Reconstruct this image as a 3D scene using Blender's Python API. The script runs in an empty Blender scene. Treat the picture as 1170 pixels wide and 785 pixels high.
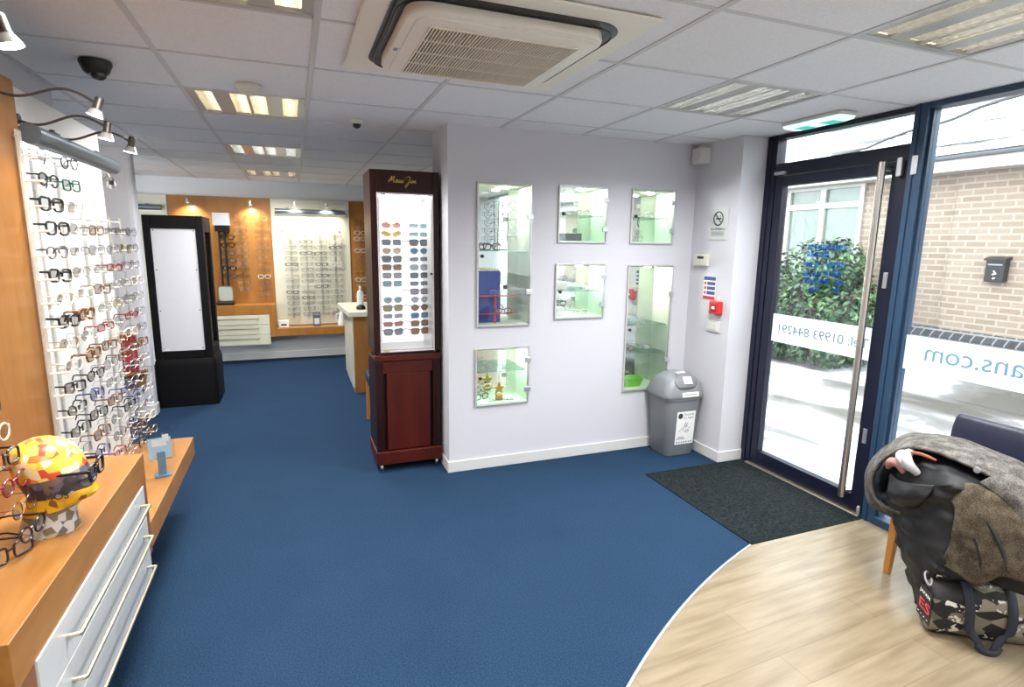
import bpy, bmesh, math, random
from mathutils import Vector, Matrix
random.seed(7)
PI = math.pi
SC = bpy.context.scene
COL = SC.collection
CH = 2.345           # ceiling height
WY = 3.645           # face of the partition with the glazed niches
GX = 3.14            # shopfront glazing line

# ------------------------------------------------------------------ materials
def nt(name):
    m = bpy.data.materials.new(name); m.use_nodes = True
    n = m.node_tree.nodes; l = m.node_tree.links
    n.clear()
    out = n.new('ShaderNodeOutputMaterial')
    return m, n, l, out

def pbsdf(n, col, rough=.5, metal=0., spec=.5):
    b = n.new('ShaderNodeBsdfPrincipled')
    b.inputs['Base Color'].default_value = (*col, 1)
    b.inputs['Roughness'].default_value = rough
    b.inputs['Metallic'].default_value = metal
    b.inputs['Specular IOR Level'].default_value = spec
    return b

def plain(name, col, rough=.5, metal=0., spec=.5, var=.06, scale=30, bump=0.):
    """solid colour with a slight procedural mottling"""
    m, n, l, out = nt(name)
    b = pbsdf(n, col, rough, metal, spec)
    tc = n.new('ShaderNodeTexCoord'); nz = n.new('ShaderNodeTexNoise')
    nz.inputs['Scale'].default_value = scale; nz.inputs['Detail'].default_value = 3
    l.new(tc.outputs['Object'], nz.inputs['Vector'])
    mx = n.new('ShaderNodeMix'); mx.data_type = 'RGBA'
    mx.inputs[6].default_value = (*[c*(1-var) for c in col], 1)
    mx.inputs[7].default_value = (*[min(1, c*(1+var)) for c in col], 1)
    l.new(nz.outputs['Fac'], mx.inputs[0]); l.new(mx.outputs[2], b.inputs['Base Color'])
    if bump:
        bp = n.new('ShaderNodeBump'); bp.inputs['Strength'].default_value = bump; bp.inputs['Distance'].default_value = .004
        l.new(nz.outputs['Fac'], bp.inputs['Height']); l.new(bp.outputs['Normal'], b.inputs['Normal'])
    l.new(b.outputs[0], out.inputs[0])
    return m

def ramp(n, stops, interp='LINEAR'):
    r = n.new('ShaderNodeValToRGB'); r.color_ramp.interpolation = interp
    e = r.color_ramp.elements
    while len(e) < len(stops): e.new(.5)
    for k, (p, c) in enumerate(stops):
        e[k].position = p; e[k].color = (*c, 1)
    return r

def noisemat(name, stops, scale=(1, 1, 1), nscale=5, detail=4, rough=.5, spec=.4, bump=0., distort=0., bdist=.004, metal=0.):
    m, n, l, out = nt(name)
    b = pbsdf(n, stops[0][1], rough, metal, spec)
    tc = n.new('ShaderNodeTexCoord'); mp = n.new('ShaderNodeMapping'); mp.inputs['Scale'].default_value = scale
    nz = n.new('ShaderNodeTexNoise'); nz.inputs['Scale'].default_value = nscale; nz.inputs['Detail'].default_value = detail
    nz.inputs['Distortion'].default_value = distort
    l.new(tc.outputs['Object'], mp.inputs[0]); l.new(mp.outputs[0], nz.inputs['Vector'])
    r = ramp(n, stops); l.new(nz.outputs['Fac'], r.inputs[0]); l.new(r.outputs[0], b.inputs['Base Color'])
    if bump:
        bp = n.new('ShaderNodeBump'); bp.inputs['Strength'].default_value = bump; bp.inputs['Distance'].default_value = bdist
        l.new(nz.outputs['Fac'], bp.inputs['Height']); l.new(bp.outputs['Normal'], b.inputs['Normal'])
    l.new(b.outputs[0], out.inputs[0])
    return m

def emit(name, col, s):
    m, n, l, out = nt(name)
    e = n.new('ShaderNodeEmission'); e.inputs[0].default_value = (*col, 1); e.inputs[1].default_value = s
    l.new(e.outputs[0], out.inputs[0]); return m

def glassmat(name, tint=(1, 1, 1), refl=.08, alpha=1., rough=.02):
    """thin clear sheet: lets light straight through, with a fresnel sheen"""
    m, n, l, out = nt(name)
    t = n.new('ShaderNodeBsdfTransparent'); t.inputs[0].default_value = (*tint, 1)
    g = n.new('ShaderNodeBsdfGlossy'); g.inputs['Roughness'].default_value = rough
    f = n.new('ShaderNodeLayerWeight'); f.inputs[0].default_value = .25
    mm = n.new('ShaderNodeMath'); mm.operation = 'MULTIPLY_ADD'; mm.inputs[1].default_value = .45; mm.inputs[2].default_value = refl
    l.new(f.outputs['Fresnel'], mm.inputs[0])
    x = n.new('ShaderNodeMixShader'); l.new(mm.outputs[0], x.inputs[0]); l.new(t.outputs[0], x.inputs[1]); l.new(g.outputs[0], x.inputs[2])
    l.new(x.outputs[0], out.inputs[0]); return m

def tintlens(name, col, trans=.45):
    m, n, l, out = nt(name)
    t = n.new('ShaderNodeBsdfTransparent'); t.inputs[0].default_value = (*[min(1, c*1.6+.05) for c in col], 1)
    b = pbsdf(n, col, .12)
    x = n.new('ShaderNodeMixShader'); x.inputs[0].default_value = 1-trans
    l.new(t.outputs[0], x.inputs[1]); l.new(b.outputs[0], x.inputs[2]); l.new(x.outputs[0], out.inputs[0]); return m

M = {}
M['wall'] = plain('wall_paint', (.60, .60, .64), .75, var=.02, scale=60, bump=.06, spec=.2)
M['wall_grey'] = plain('wall_paint_grey', (.72, .72, .72), .75, var=.02, scale=60, spec=.2)
M['wall_warm'] = plain('wall_paint_warm', (.56, .53, .50), .75, var=.02, scale=60, spec=.2)
M['white'] = plain('white_gloss', (0.6400, 0.6400, 0.6240), .35, var=.015)
M['board'] = plain('cream_board', (.60, .585, .46), .45, var=.015)
M['board_white'] = plain('white_board', (.82, .82, .80), .45, var=.015)
M['ceil'] = noisemat('ceiling_tile', [(.35, (.79, .80, .825)), (.65, (.85, .86, .885))], nscale=120, detail=2, rough=.9, spec=.1, bump=.25, bdist=.002)
M['tbar'] = plain('ceiling_bar', (.60, .60, .61), .5, var=.02)
M['acwhite'] = plain('aircon_plastic', (.84, .80, .70), .45, var=.02)
M['grille'] = plain('grille_plastic', (.80, .74, .62), .5, var=.02)
M['dark'] = plain('dark_void', (.012, .012, .012), .6)
M['black'] = plain('black_plastic', (0.0060, 0.0060, 0.0066), .38)
M['blackmatt'] = plain('black_laminate', (.0035, .0035, .0045), .6, spec=.15)
M['steel'] = plain('brushed_steel', (.62, .58, .52), .28, 1.)
M['silver'] = plain('satin_silver', (.58, .60, .62), .32, .9)
M['canopy'] = plain('canopy_grey', (.15, .18, .21), .35, .5)
M['brass'] = plain('brass', (.62, .55, .40), .3, .9)
M['navyframe'] = plain('navy_powder_coat', (.006, .008, .022), .35, spec=.4)
M['blueframe'] = plain('blue_powder_coat', (.018, .048, .095), .35)  # bluer than the navy coat: reflected skylight put into the colour
M['navyleather'] = plain('navy_leatherette', (0.0096, 0.0112, 0.0320), .42, var=.15, scale=60, bump=.1)
M['greyboard'] = plain('grey_panel', (.64, .64, .67), .6, var=.03, scale=15)
M['grey_plastic'] = plain('grey_bin_plastic', (0.1870, 0.1997, 0.2125), .45, var=.03, scale=20)
M['grey_lid'] = plain('grey_lid_plastic', (0.2250, 0.2385, 0.2520), .42, var=.03, scale=20)
M['paper'] = plain('paper', (.82, .82, .80), .6)
M['offwhite'] = plain('offwhite_plastic', (.66, .64, .56), .45)
M['red'] = plain('red_plastic', (.60, .02, .02), .4)
M['darkred'] = plain('dark_red', (.28, .012, .012), .45)
M['ink'] = plain('ink_black', (.03, .03, .03), .6)
M['inkgrey'] = plain('ink_grey', (.25, .25, .27), .6)
M['inkblue'] = plain('ink_blue', (.05, .07, .22), .6)
def decalmat():
    m, n, l, out = nt('decal_blue_film')
    t = n.new('ShaderNodeBsdfTransparent'); t.inputs[0].default_value = (.60, .74, .97, 1)
    b = n.new('ShaderNodeBsdfTranslucent'); b.inputs[0].default_value = (.04, .12, .42, 1)
    x = n.new('ShaderNodeMixShader'); x.inputs[0].default_value = .15
    l.new(t.outputs[0], x.inputs[1]); l.new(b.outputs[0], x.inputs[2]); l.new(x.outputs[0], out.inputs[0]); return m
M['decalblue'] = decalmat()
M['letters_blue'] = plain('letter_blue', (.13, .27, .36), .5)
M['letters_pale'] = plain('letter_pale_blue', (.10, .15, .19), .5)
def filmmat():
    m, n, l, out = nt('frosted_film')
    d = n.new('ShaderNodeBsdfDiffuse'); d.inputs[0].default_value = (.86, .90, .92, 1)
    t = n.new('ShaderNodeBsdfTranslucent'); t.inputs[0].default_value = (.92, .96, .98, 1)
    x = n.new('ShaderNodeMixShader'); x.inputs[0].default_value = .7
    l.new(d.outputs[0], x.inputs[1]); l.new(t.outputs[0], x.inputs[2]); l.new(x.outputs[0], out.inputs[0]); return m
M['bandwhite'] = filmmat()
M['gold'] = plain('gold_leaf', (.55, .36, .08), .35, .6)
M['green'] = plain('green_plastic', (.18, .55, .05), .45)
M['blue'] = plain('blue_card', (.05, .22, .50), .5)
M['paleblue'] = plain('pale_blue_card', (.45, .65, .80), .5)
M['limewood'] = plain('pale_wood', (.60, .45, .26), .5)

def woodmat(name, c1, c2, scale=(1, 1, 1), rough=.35, spec=.4):
    return noisemat(name, [(.3, c1), (.7, c2)], scale=scale, nscale=3.0, detail=6, rough=rough, spec=spec, distort=.6)
M['wood_h'] = woodmat('cherry_wood_flat', (0.2640, 0.1122, 0.0238), (0.3498, 0.1617, 0.0422), (6, 1.2, 6))
M['wood_v'] = woodmat('cherry_wood_upright', (0.2376, 0.0990, 0.0238), (0.3102, 0.1419, 0.0409), (5, 5, .9))
M['wood_edge'] = woodmat('cherry_wood_edge', (0.1914, 0.0759, 0.0297), (0.2442, 0.1023, 0.0409), (5, 1.2, 5))
M['wood_back'] = woodmat('cherry_wood_rear', (0.2904, 0.1155, 0.0198), (0.3696, 0.1584, 0.0343), (4, 4, .8))
M['mahog'] = woodmat('mahogany', (.014, .0026, .0022), (.024, .0042, .003), (6, 6, .7), rough=.35, spec=.25)
M['mahog_red'] = woodmat('mahogany_door', (.052, .0065, .004), (.078, .0105, .005), (6, 6, .7), rough=.35, spec=.25)
M['chairwood'] = woodmat('chair_beech', (.46, .20, .05), (.58, .28, .08), (6, 6, 1))

# carpet
def carpet(name, a, b, c, fine=150):
    m, n, l, out = nt(name)
    bs = pbsdf(n, a, .95, spec=.1)
    tc = n.new('ShaderNodeTexCoord')
    n1 = n.new('ShaderNodeTexNoise'); n1.inputs['Scale'].default_value = fine; n1.inputs['Detail'].default_value = 3
    n2 = n.new('ShaderNodeTexNoise'); n2.inputs['Scale'].default_value = 3.2; n2.inputs['Detail'].default_value = 4
    l.new(tc.outputs['Object'], n1.inputs['Vector']); l.new(tc.outputs['Object'], n2.inputs['Vector'])
    r = ramp(n, [(.3, a), (.5, b), (.72, c)]); l.new(n1.outputs['Fac'], r.inputs[0])
    mx = n.new('ShaderNodeMix'); mx.data_type = 'RGBA'; mx.blend_type = 'MULTIPLY'; mx.inputs[0].default_value = .35
    r2 = ramp(n, [(.3, (.72, .72, .72)), (.7, (1, 1, 1))]); l.new(n2.outputs['Fac'], r2.inputs[0])
    l.new(r.outputs[0], mx.inputs[6]); l.new(r2.outputs[0], mx.inputs[7]); l.new(mx.outputs[2], bs.inputs['Base Color'])
    bp = n.new('ShaderNodeBump'); bp.inputs['Strength'].default_value = .5; bp.inputs['Distance'].default_value = .004
    l.new(n1.outputs['Fac'], bp.inputs['Height']); l.new(bp.outputs['Normal'], bs.inputs['Normal'])
    l.new(bs.outputs[0], out.inputs[0]); return m
M['carpet'] = carpet('blue_carpet', (.0088, .0235, .0510), (.0140, .0365, .0770), (.0245, .0570, .1100))
M['mat'] = carpet('charcoal_matting', (.0045, .007, .0075), (.0105, .015, .016), (.025, .031, .033), 80)

def brickmat(name, c1, c2, mortar, w, h, msize=.012, swap='YZ', rough=.8, rot=0., bump=.3, squash=.5, bias=0., grain=None):
    m, n, l, out = nt(name)
    b = pbsdf(n, c1, rough, spec=.3)
    tc = n.new('ShaderNodeTexCoord'); sp = n.new('ShaderNodeSeparateXYZ'); cb = n.new('ShaderNodeCombineXYZ')
    l.new(tc.outputs['Object'], sp.inputs[0])
    l.new(sp.outputs[swap[0]], cb.inputs[0]); l.new(sp.outputs[swap[1]], cb.inputs[1])
    mp = n.new('ShaderNodeMapping'); mp.inputs['Rotation'].default_value = (0, 0, rot)
    l.new(cb.outputs[0], mp.inputs[0])
    t = n.new('ShaderNodeTexBrick'); t.inputs['Scale'].default_value = 1.
    t.inputs['Brick Width'].default_value = w; t.inputs['Row Height'].default_value = h; t.inputs['Mortar Size'].default_value = msize
    t.inputs['Mortar Smooth'].default_value = .2; t.inputs['Bias'].default_value = bias; t.offset = squash
    t.inputs['Color1'].default_value = (*c1, 1); t.inputs['Color2'].default_value = (*c2, 1); t.inputs['Mortar'].default_value = (*mortar, 1)
    l.new(mp.outputs[0], t.inputs['Vector'])
    colout = t.outputs['Color']
    if grain:
        nz = n.new('ShaderNodeTexNoise'); nz.inputs['Scale'].default_value = 2.5; nz.inputs['Detail'].default_value = 6
        m2 = n.new('ShaderNodeMapping'); m2.inputs['Scale'].default_value = grain
        l.new(mp.outputs[0], m2.inputs[0]); l.new(m2.outputs[0], nz.inputs['Vector'])
        r = ramp(n, [(.3, (.62, .58, .52)), (.65, (1, 1, 1))]); l.new(nz.outputs['Fac'], r.inputs[0])
        mx = n.new('ShaderNodeMix'); mx.data_type = 'RGBA'; mx.blend_type = 'MULTIPLY'; mx.inputs[0].default_value = .8
        l.new(colout, mx.inputs[6]); l.new(r.outputs[0], mx.inputs[7]); colout = mx.outputs[2]
    l.new(colout, b.inputs['Base Color'])
    if bump:
        bp = n.new('ShaderNodeBump'); bp.inputs['Strength'].default_value = bump; bp.inputs['Distance'].default_value = .01; bp.invert = True
        l.new(t.outputs['Fac'], bp.inputs['Height']); l.new(bp.outputs['Normal'], b.inputs['Normal'])
    l.new(b.outputs[0], out.inputs[0]); return m
M['brick'] = brickmat('buff_brick', (.20, .150, .112), (.25, .195, .152), (.29, .25, .21), .225, .075)
M['plinth'] = brickmat('blue_plinth_brick', (.022, .025, .03), (.037, .04, .046), (.17, .17, .17), .115, .10, .010)
M['oak'] = brickmat('oak_vinyl_plank', (.250, .200, .130), (.275, .222, .150), (.215, .168, .108), 1.2, .15, .0025, swap='XY', rough=.26, rot=-.06, bump=0., grain=(1.0, 9, 1))
M['snow'] = noisemat('trodden_snow', [(.36, (.085, .078, .066)), (.46, (.16, .155, .15)), (.60, (.62, .64, .67))], scale=(1, .45, 1), nscale=1.5, detail=11, rough=.7, bump=.7, bdist=.05, distort=.4)
M['roofsnow'] = noisemat('snowy_roof', [(.38, (.022, .025, .03)), (.43, (.12, .125, .13)), (.47, (.72, .72, .72))], scale=(7, .5, 7), nscale=1.5, detail=6, rough=.7, distort=.3)
M['cassette_dark'] = M['dark']

# glass and lenses
M['glass'] = glassmat('window_glass', (.97, .99, .985), .03)
M['niche_glass'] = glassmat('niche_glass', (.975, .99, .98), .03)
M['shelf_glass'] = glassmat('shelf_glass', (.72, .88, .82), .12)
M['acrylic'] = glassmat('clear_acrylic', (.93, .94, .94), .10)
M['acrylic_frost'] = tintlens('frosted_acrylic', (.62, .60, .56), .55)
M['acrylic_clear'] = glassmat('crystal_acrylic', (.985, .99, .99), .03)
M['lens'] = glassmat('clear_lens', (.93, .94, .94), .13)
M['mirror'] = plain('mirror_back', (.86, .90, .86), .03, 1., var=0)
M['deskmirror'] = plain('small_mirror', (.62, .66, .58), .45, .7, var=0)

# lamps
M['tube'] = emit('fluorescent_tube', (1., .86, .60), 7.)
M['tube_cool'] = emit('fluorescent_tube_cool', (.92, .97, 1.), 12.)
M['lamp'] = emit('halogen_bulb', (1., .97, .92), 14.)
M['striplight'] = emit('strip_light', (.97, 1., .97), 40.)
M['lightbox'] = emit('lightbox', (.93, .95, 1.), .80)
M['strip_soft'] = emit('strip_light_soft', (1., 1., .92), 12.)
M['puck'] = emit('niche_downlight', (.97, 1., .93), 330.)
M['exitlight'] = emit('exit_light', (.74, .98, .93), .66)
M['exitgreen'] = emit('exit_green', (.12, .66, .52), .55)

# ------------------------------------------------------------------ mesh builder
class MB:
    def __init__(s): s.v = []; s.f = []; s.mi = []; s.k = 0
    def mat(s, k): s.k = k; return s
    def add(s, vs, fs):
        b = len(s.v); s.v += [tuple(p) for p in vs]
        for f in fs: s.f.append([b+i for i in f]); s.mi.append(s.k)
        return s
    def box(s, x0, x1, y0, y1, z0, z1):
        v = [(x0,y0,z0),(x1,y0,z0),(x1,y1,z0),(x0,y1,z0),(x0,y0,z1),(x1,y0,z1),(x1,y1,z1),(x0,y1,z1)]
        return s.add(v, [(0,3,2,1),(4,5,6,7),(0,1,5,4),(1,2,6,5),(2,3,7,6),(3,0,4,7)])
    def prism(s, poly, a, b, ax='z'):
        """poly of 2-D points extruded from a to b along an axis"""
        n = len(poly)
        def P(p, t):
            return {'z': (p[0], p[1], t), 'y': (p[0], t, p[1]), 'x': (t, p[0], p[1])}[ax]
        v = [P(p, a) for p in poly] + [P(p, b) for p in poly]
        f = [tuple(range(n-1, -1, -1)), tuple(range(n, 2*n))] + [(i, (i+1) % n, n+(i+1) % n, n+i) for i in range(n)]
        return s.add(v, f)
    def tube(s, pts, r, n=8, closed=False, caps=True):
        pts = [Vector(p) for p in pts]; m = len(pts); base = len(s.v); vs = []; up = None
        for i, p in enumerate(pts):
            a = pts[(i-1) % m] if closed or i > 0 else p
            b = pts[(i+1) % m] if closed or i < m-1 else p
            t = (b-a).normalized()
            if up is None:
                up = Vector((0, 0, 1)) if abs(t.z) < .9 else Vector((1, 0, 0))
            u = (up - t*up.dot(t))
            u = u.normalized() if u.length > 1e-6 else t.orthogonal().normalized()
            w = t.cross(u); up = u
            rr = r[i] if isinstance(r, (list, tuple)) else r
            for k in range(n):
                an = 2*PI*k/n
                vs.append(p + (u*math.cos(an) + w*math.sin(an))*rr)
        fs = []
        for i in range(m if closed else m-1):
            for k in range(n):
                j = (i+1) % m
                fs.append((i*n+k, i*n+(k+1) % n, j*n+(k+1) % n, j*n+k))
        if caps and not closed:
            fs.append(tuple(range(n-1, -1, -1))); fs.append(tuple((m-1)*n+k for k in range(n)))
        return s.add(vs, fs)
    def lathe(s, prof, c=(0, 0, 0), n=24, ax='z', sx=1., sy=1.):
        vs = []; fs = []; m = len(prof)
        for (r, h) in prof:
            for k in range(n):
                a = 2*PI*k/n; x = r*math.cos(a)*sx; y = r*math.sin(a)*sy
                q = {'z': (x, y, h), 'y': (x, h, y), 'x': (h, x, y)}[ax]
                vs.append((c[0]+q[0], c[1]+q[1], c[2]+q[2]))
        for i in range(m-1):
            for k in range(n): fs.append((i*n+k, i*n+(k+1) % n, (i+1)*n+(k+1) % n, (i+1)*n+k))
        fs.append(tuple(range(n-1, -1, -1))); fs.append(tuple((m-1)*n+k for k in range(n)))
        return s.add(vs, fs)
    def loft(s, loops, cap=True):
        n = len(loops[0]); vs = [p for lp in loops for p in lp]; fs = []
        for i in range(len(loops)-1):
            for k in range(n): fs.append((i*n+k, i*n+(k+1) % n, (i+1)*n+(k+1) % n, (i+1)*n+k))
        if cap:
            fs.append(tuple(range(n-1, -1, -1))); fs.append(tuple((len(loops)-1)*n+k for k in range(n)))
        return s.add(vs, fs)
    def grid(s, rows):
        """open sheet through rows of points"""
        n = len(rows[0]); vs = [p for r in rows for p in r]
        return s.add(vs, [(i*n+k, i*n+k+1, (i+1)*n+k+1, (i+1)*n+k) for i in range(len(rows)-1) for k in range(n-1)])
    def build(s, name, mats, parent=None, smooth=False, bevel=0., local=False, seg=2, solid=0., sub=0):
        me = bpy.data.meshes.new(name)
        off = Vector((0, 0, 0))
        if parent is not None and not local:
            p = parent
            while p is not None: off += p.location; p = p.parent
        me.from_pydata([tuple(Vector(v)-off) for v in s.v], [], s.f)
        for m in (mats if isinstance(mats, (list, tuple)) else [mats]): me.materials.append(m)
        for i, p in enumerate(me.polygons): p.material_index = s.mi[i]
        bm = bmesh.new(); bm.from_mesh(me); bmesh.ops.recalc_face_normals(bm, faces=bm.faces); bm.to_mesh(me); bm.free()
        if smooth:
            for p in me.polygons: p.use_smooth = True
            me.set_sharp_from_angle(angle=math.radians(42))
        o = bpy.data.objects.new(name, me); COL.objects.link(o)
        if parent is not None: o.parent = parent
        if solid:
            md = o.modifiers.new('solid', 'SOLIDIFY'); md.thickness = solid; md.offset = 0
        if sub:
            md = o.modifiers.new('sub', 'SUBSURF'); md.levels = sub; md.render_levels = sub
        if bevel:
            md = o.modifiers.new('bevel', 'BEVEL'); md.width = bevel; md.segments = seg; md.limit_method = 'ANGLE'; md.angle_limit = .6
            md.harden_normals = False
        return o

def tag(o, label, cat, group=None, kind=None):
    o['label'] = label; o['category'] = cat
    if group: o['group'] = group
    if kind: o['kind'] = kind
    return o
def thing(name, label, cat, loc=(0, 0, 0), group=None, rz=0.):
    o = bpy.data.objects.new(name, None); COL.objects.link(o); o.location = loc; o.rotation_euler = (0, 0, rz)
    o.empty_display_size = .05
    return tag(o, label, cat, group)
def struct(o): o['kind'] = 'structure'; return o
def dup(root, loc, rz=None, label=None, group=None, scale=None, rot=None, swap=None):
    """a copy of a thing with copies of its parts and sub-parts"""
    def cp(o, parent):
        c = o.copy(); COL.objects.link(c)
        if parent is not None: c.parent = parent
        for ch in KIDS.get(o.name, [x for x in o.children]): cp(ch, c)
        return c
    r = cp(root, None); r.location = loc
    if rz is not None: r.rotation_euler = (0, 0, rz)
    if rot is not None: r.rotation_euler = rot
    if scale: r.scale = (scale,)*3
    if label: r['label'] = label
    if group: r['group'] = group
    return r
KIDS = {}

def text(body, name, mat, parent, loc, rot, size, align='LEFT', width=None, depth=.0006):
    cu = bpy.data.curves.new(name, 'FONT'); cu.body = body; cu.size = size; cu.align_x = align; cu.extrude = depth
    o = bpy.data.objects.new(name, cu); COL.objects.link(o)
    bpy.context.view_layer.update()
    dg = bpy.context.evaluated_depsgraph_get()
    me = bpy.data.meshes.new_from_object(o.evaluated_get(dg))
    bpy.data.objects.remove(o); 
    if width:
        xs = [v.co.x for v in me.vertices]; k = width/max(1e-6, max(xs)-min(xs))
        for v in me.vertices: v.co.x *= k
    me.materials.clear(); me.materials.append(mat)
    r = bpy.data.objects.new(name, me); COL.objects.link(r)
    off = Vector(loc)
    if parent is not None:
        r.parent = parent; p = parent
        while p is not None: off -= p.location; p = p.parent
    r.location = off; r.rotation_euler = rot
    return r
FACE_MY = (PI/2, 0, 0)            # reads from -Y
FACE_PX = (PI/2, 0, PI/2)         # reads from +X
FACE_MX = (PI/2, 0, -PI/2)        # reads from -X
ORD = ['first', 'second', 'third', 'fourth', 'fifth', 'sixth', 'seventh', 'eighth', 'ninth', 'tenth', 'eleventh', 'twelfth', 'thirteenth',
       'fourteenth', 'fifteenth', 'sixteenth', 'seventeenth', 'eighteenth']
def rrect(w, h, r, n=4, cx=0, cy=0):
    p = []
    for sx, sy, a0 in ((1, 1, 0), (-1, 1, PI/2), (-1, -1, PI), (1, -1, 1.5*PI)):
        for k in range(n+1):
            a = a0 + PI/2*k/n
            p.append((cx+sx*(w/2-r)+r*math.cos(a), cy+sy*(h/2-r)+r*math.sin(a)))
    return p

# ================================================================== THE SHELL
b = MB().box(-3.2, 3.14, -1.5, 8.4, -.06, 0)
struct(b.build('floor', M['carpet']))
# timber-look vinyl bay with its curved edge
ccx, ccy, cr = 3.690, -1.983, 4.382
arc = []
for k in range(61):
    a = math.radians(109.5 + (172-109.5)*k/60)
    arc.append((ccx+cr*math.cos(a), ccy+cr*math.sin(a)))
poly = [(3.14, 2.155), (2.235, 2.148)] + [p for p in arc if p[1] > -1.4] + [(3.14, -1.4)]
b = MB().prism(poly, .0, .004)
struct(b.build('floor_vinyl', M['oak']))
strip = MB().tube([(p[0], p[1], .004) for p in [(2.235, 2.150)]+[q for q in arc if q[1] > -1.4]], .006, 6)
struct(strip.build('trim_1', M['silver']))
o = MB().box(2.245, 3.085, 2.155, 3.155, 0, .007).build('entrance_mat', M['mat'], bevel=.003)
tag(o, 'dark charcoal barrier mat inset before the glazed door', 'mat')

# ceiling: 600 mm tiles, open where fittings are recessed
gx0, gy0, gs = .115, 1.590, .597
HOLES = {(-1, 3), (-1, 6), (-1, 9), (-1, 0), (3, 1), (3, -1), (-1, -3), (2, -4)}
b = MB()
for i in range(-6, 6):
    for j in range(-6, 12):
        x0, x1, y0, y1 = gx0+gs*i, gx0+gs*(i+1), gy0+gs*j, gy0+gs*(j+1)
        x0, x1, y0, y1 = max(x0, -3.2), min(x1, 3.20), max(y0, -1.5), min(y1, 8.4)
        if x1 <= x0 or y1 <= y0: continue
        if (i, j) in HOLES: continue
        b.box(x0, x1, y0, y1, CH, CH+.02)
struct(b.build('ceiling', M['ceil']))
struct(MB().box(-3.3, 3.3, -1.6, 8.5, CH+.16, CH+.2).build('ceiling_void', M['dark']))
b = MB()
for i in range(-5, 7):
    x = gx0+gs*i
    if x < 3.1: b.box(x-.011, x+.011, -1.5, 8.3, CH-.004, CH)
for j in range(-5, 12):
    y = gy0+gs*j
    b.box(-3.2, 3.14, y-.009, y+.009, CH-.003, CH)
struct(b.build('trim_2', M['tbar']))

# niche openings: (x0, x1, z0, z1)
NICHES = [(1.155, 1.535, 1.035, 1.985), (1.145, 1.535, .470, .868), (1.750, 2.125, 1.615, 1.995),
          (1.740, 2.128, 1.070, 1.450), (2.340, 2.705, 1.615, 1.995), (2.338, 2.728, .480, 1.440)]
xs = sorted({.951, 2.9} | {v for q in NICHES for v in q[:2]}); zs = sorted({0, CH} | {v for q in NICHES for v in q[2:]})
b = MB()
for i in range(len(xs)-1):
    for j in range(len(zs)-1):
        cx, cz = (xs[i]+xs[i+1])/2, (zs[j]+zs[j+1])/2
        if any(q[0] < cx < q[1] and q[2] < cz < q[3] for q in NICHES): continue
        b.add([(xs[i], WY, zs[j]), (xs[i+1], WY, zs[j]), (xs[i+1], WY, zs[j+1]), (xs[i], WY, zs[j+1])], [(0, 1, 2, 3)])
b.add([(.951, WY, 0), (.951, WY, CH), (.951, 4.06, CH), (.951, 4.06, 0)], [(0, 1, 2, 3)])
b.add([(.951, 4.06, 0), (.951, 4.06, CH), (2.9, 4.06, CH), (2.9, 4.06, 0)], [(0, 1, 2, 3)])
bm_o = b.build('wall_centre', M['wall']); struct(bm_o)
bmx = bmesh.new(); bmx.from_mesh(bm_o.data); bmesh.ops.remove_doubles(bmx, verts=bmx.verts, dist=.0005); bmesh.ops.recalc_face_normals(bmx, faces=bmx.faces); bmx.to_mesh(bm_o.data); bmx.free()
struct(MB().box(2.9, 3.30, 3.175, 4.06, 0, CH).build('wall_pier', M['wall']))
b = MB().box(.939, 2.9, WY-.012, WY, 0, .080).box(.939, .951, WY, 4.06, 0, .080)
struct(b.build('baseboard_centre', M['white'], bevel=.003))
b = MB().box(2.888, 2.9, 3.163, WY-.012, 0, .080).box(2.9, 3.13, 3.163, 3.175, 0, .080)
struct(b.build('baseboard_pier', M['white'], bevel=.003))
struct(MB().box(-3.3, 3.3, 8.2, 8.3, 0, CH).build('wall_back', M['wall_grey']))
struct(MB().box(-1.35, 1.2, 8.188, 8.2, 0, .09).build('baseboard_back', M['white']))
struct(MB().box(-2.2, -1.1, -1.5, 3.65, 0, CH).build('wall_left', M['wall']))
struct(MB().box(-2.2, -2.1, 3.65, 5.78, 0, CH).build('wall_recess', M['wall_grey']))
b = MB().prism([(-2.2, 5.78), (-1.29, 5.78), (-1.265, 5.785), (-1.252, 5.80), (-1.25, 5.83), (-1.25, 5.90), (-2.2, 5.90)], 0, CH)
struct(b.build('wall_nib', M['wall']))
b = MB().prism([(-2.2, 5.768), (-1.285, 5.768), (-1.255, 5.775), (-1.238, 5.80), (-1.238, 5.90), (-2.2, 5.90)], 0, .10)
struct(b.build('baseboard_nib', M['white'], bevel=.004))
struct(MB().box(-3.3, -3.2, 5.78, 8.3, 0, CH).build('wall_rear_left', M['wall_grey']))
struct(MB().box(3.14, 3.3, 4.06, 8.3, 0, CH).build('wall_rear_right', M['wall_grey']))
struct(MB().box(-2.2, 3.3, -1.6, -1.5, 0, CH).build('wall_front', M['wall']))

# ------------------------------------------------------------------ glazed door and shopfront
def ybox(b, y0, y1, z0, z1, x0=GX-.03, x1=GX+.05): return b.box(x0, x1, y0, y1, z0, z1)
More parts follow.
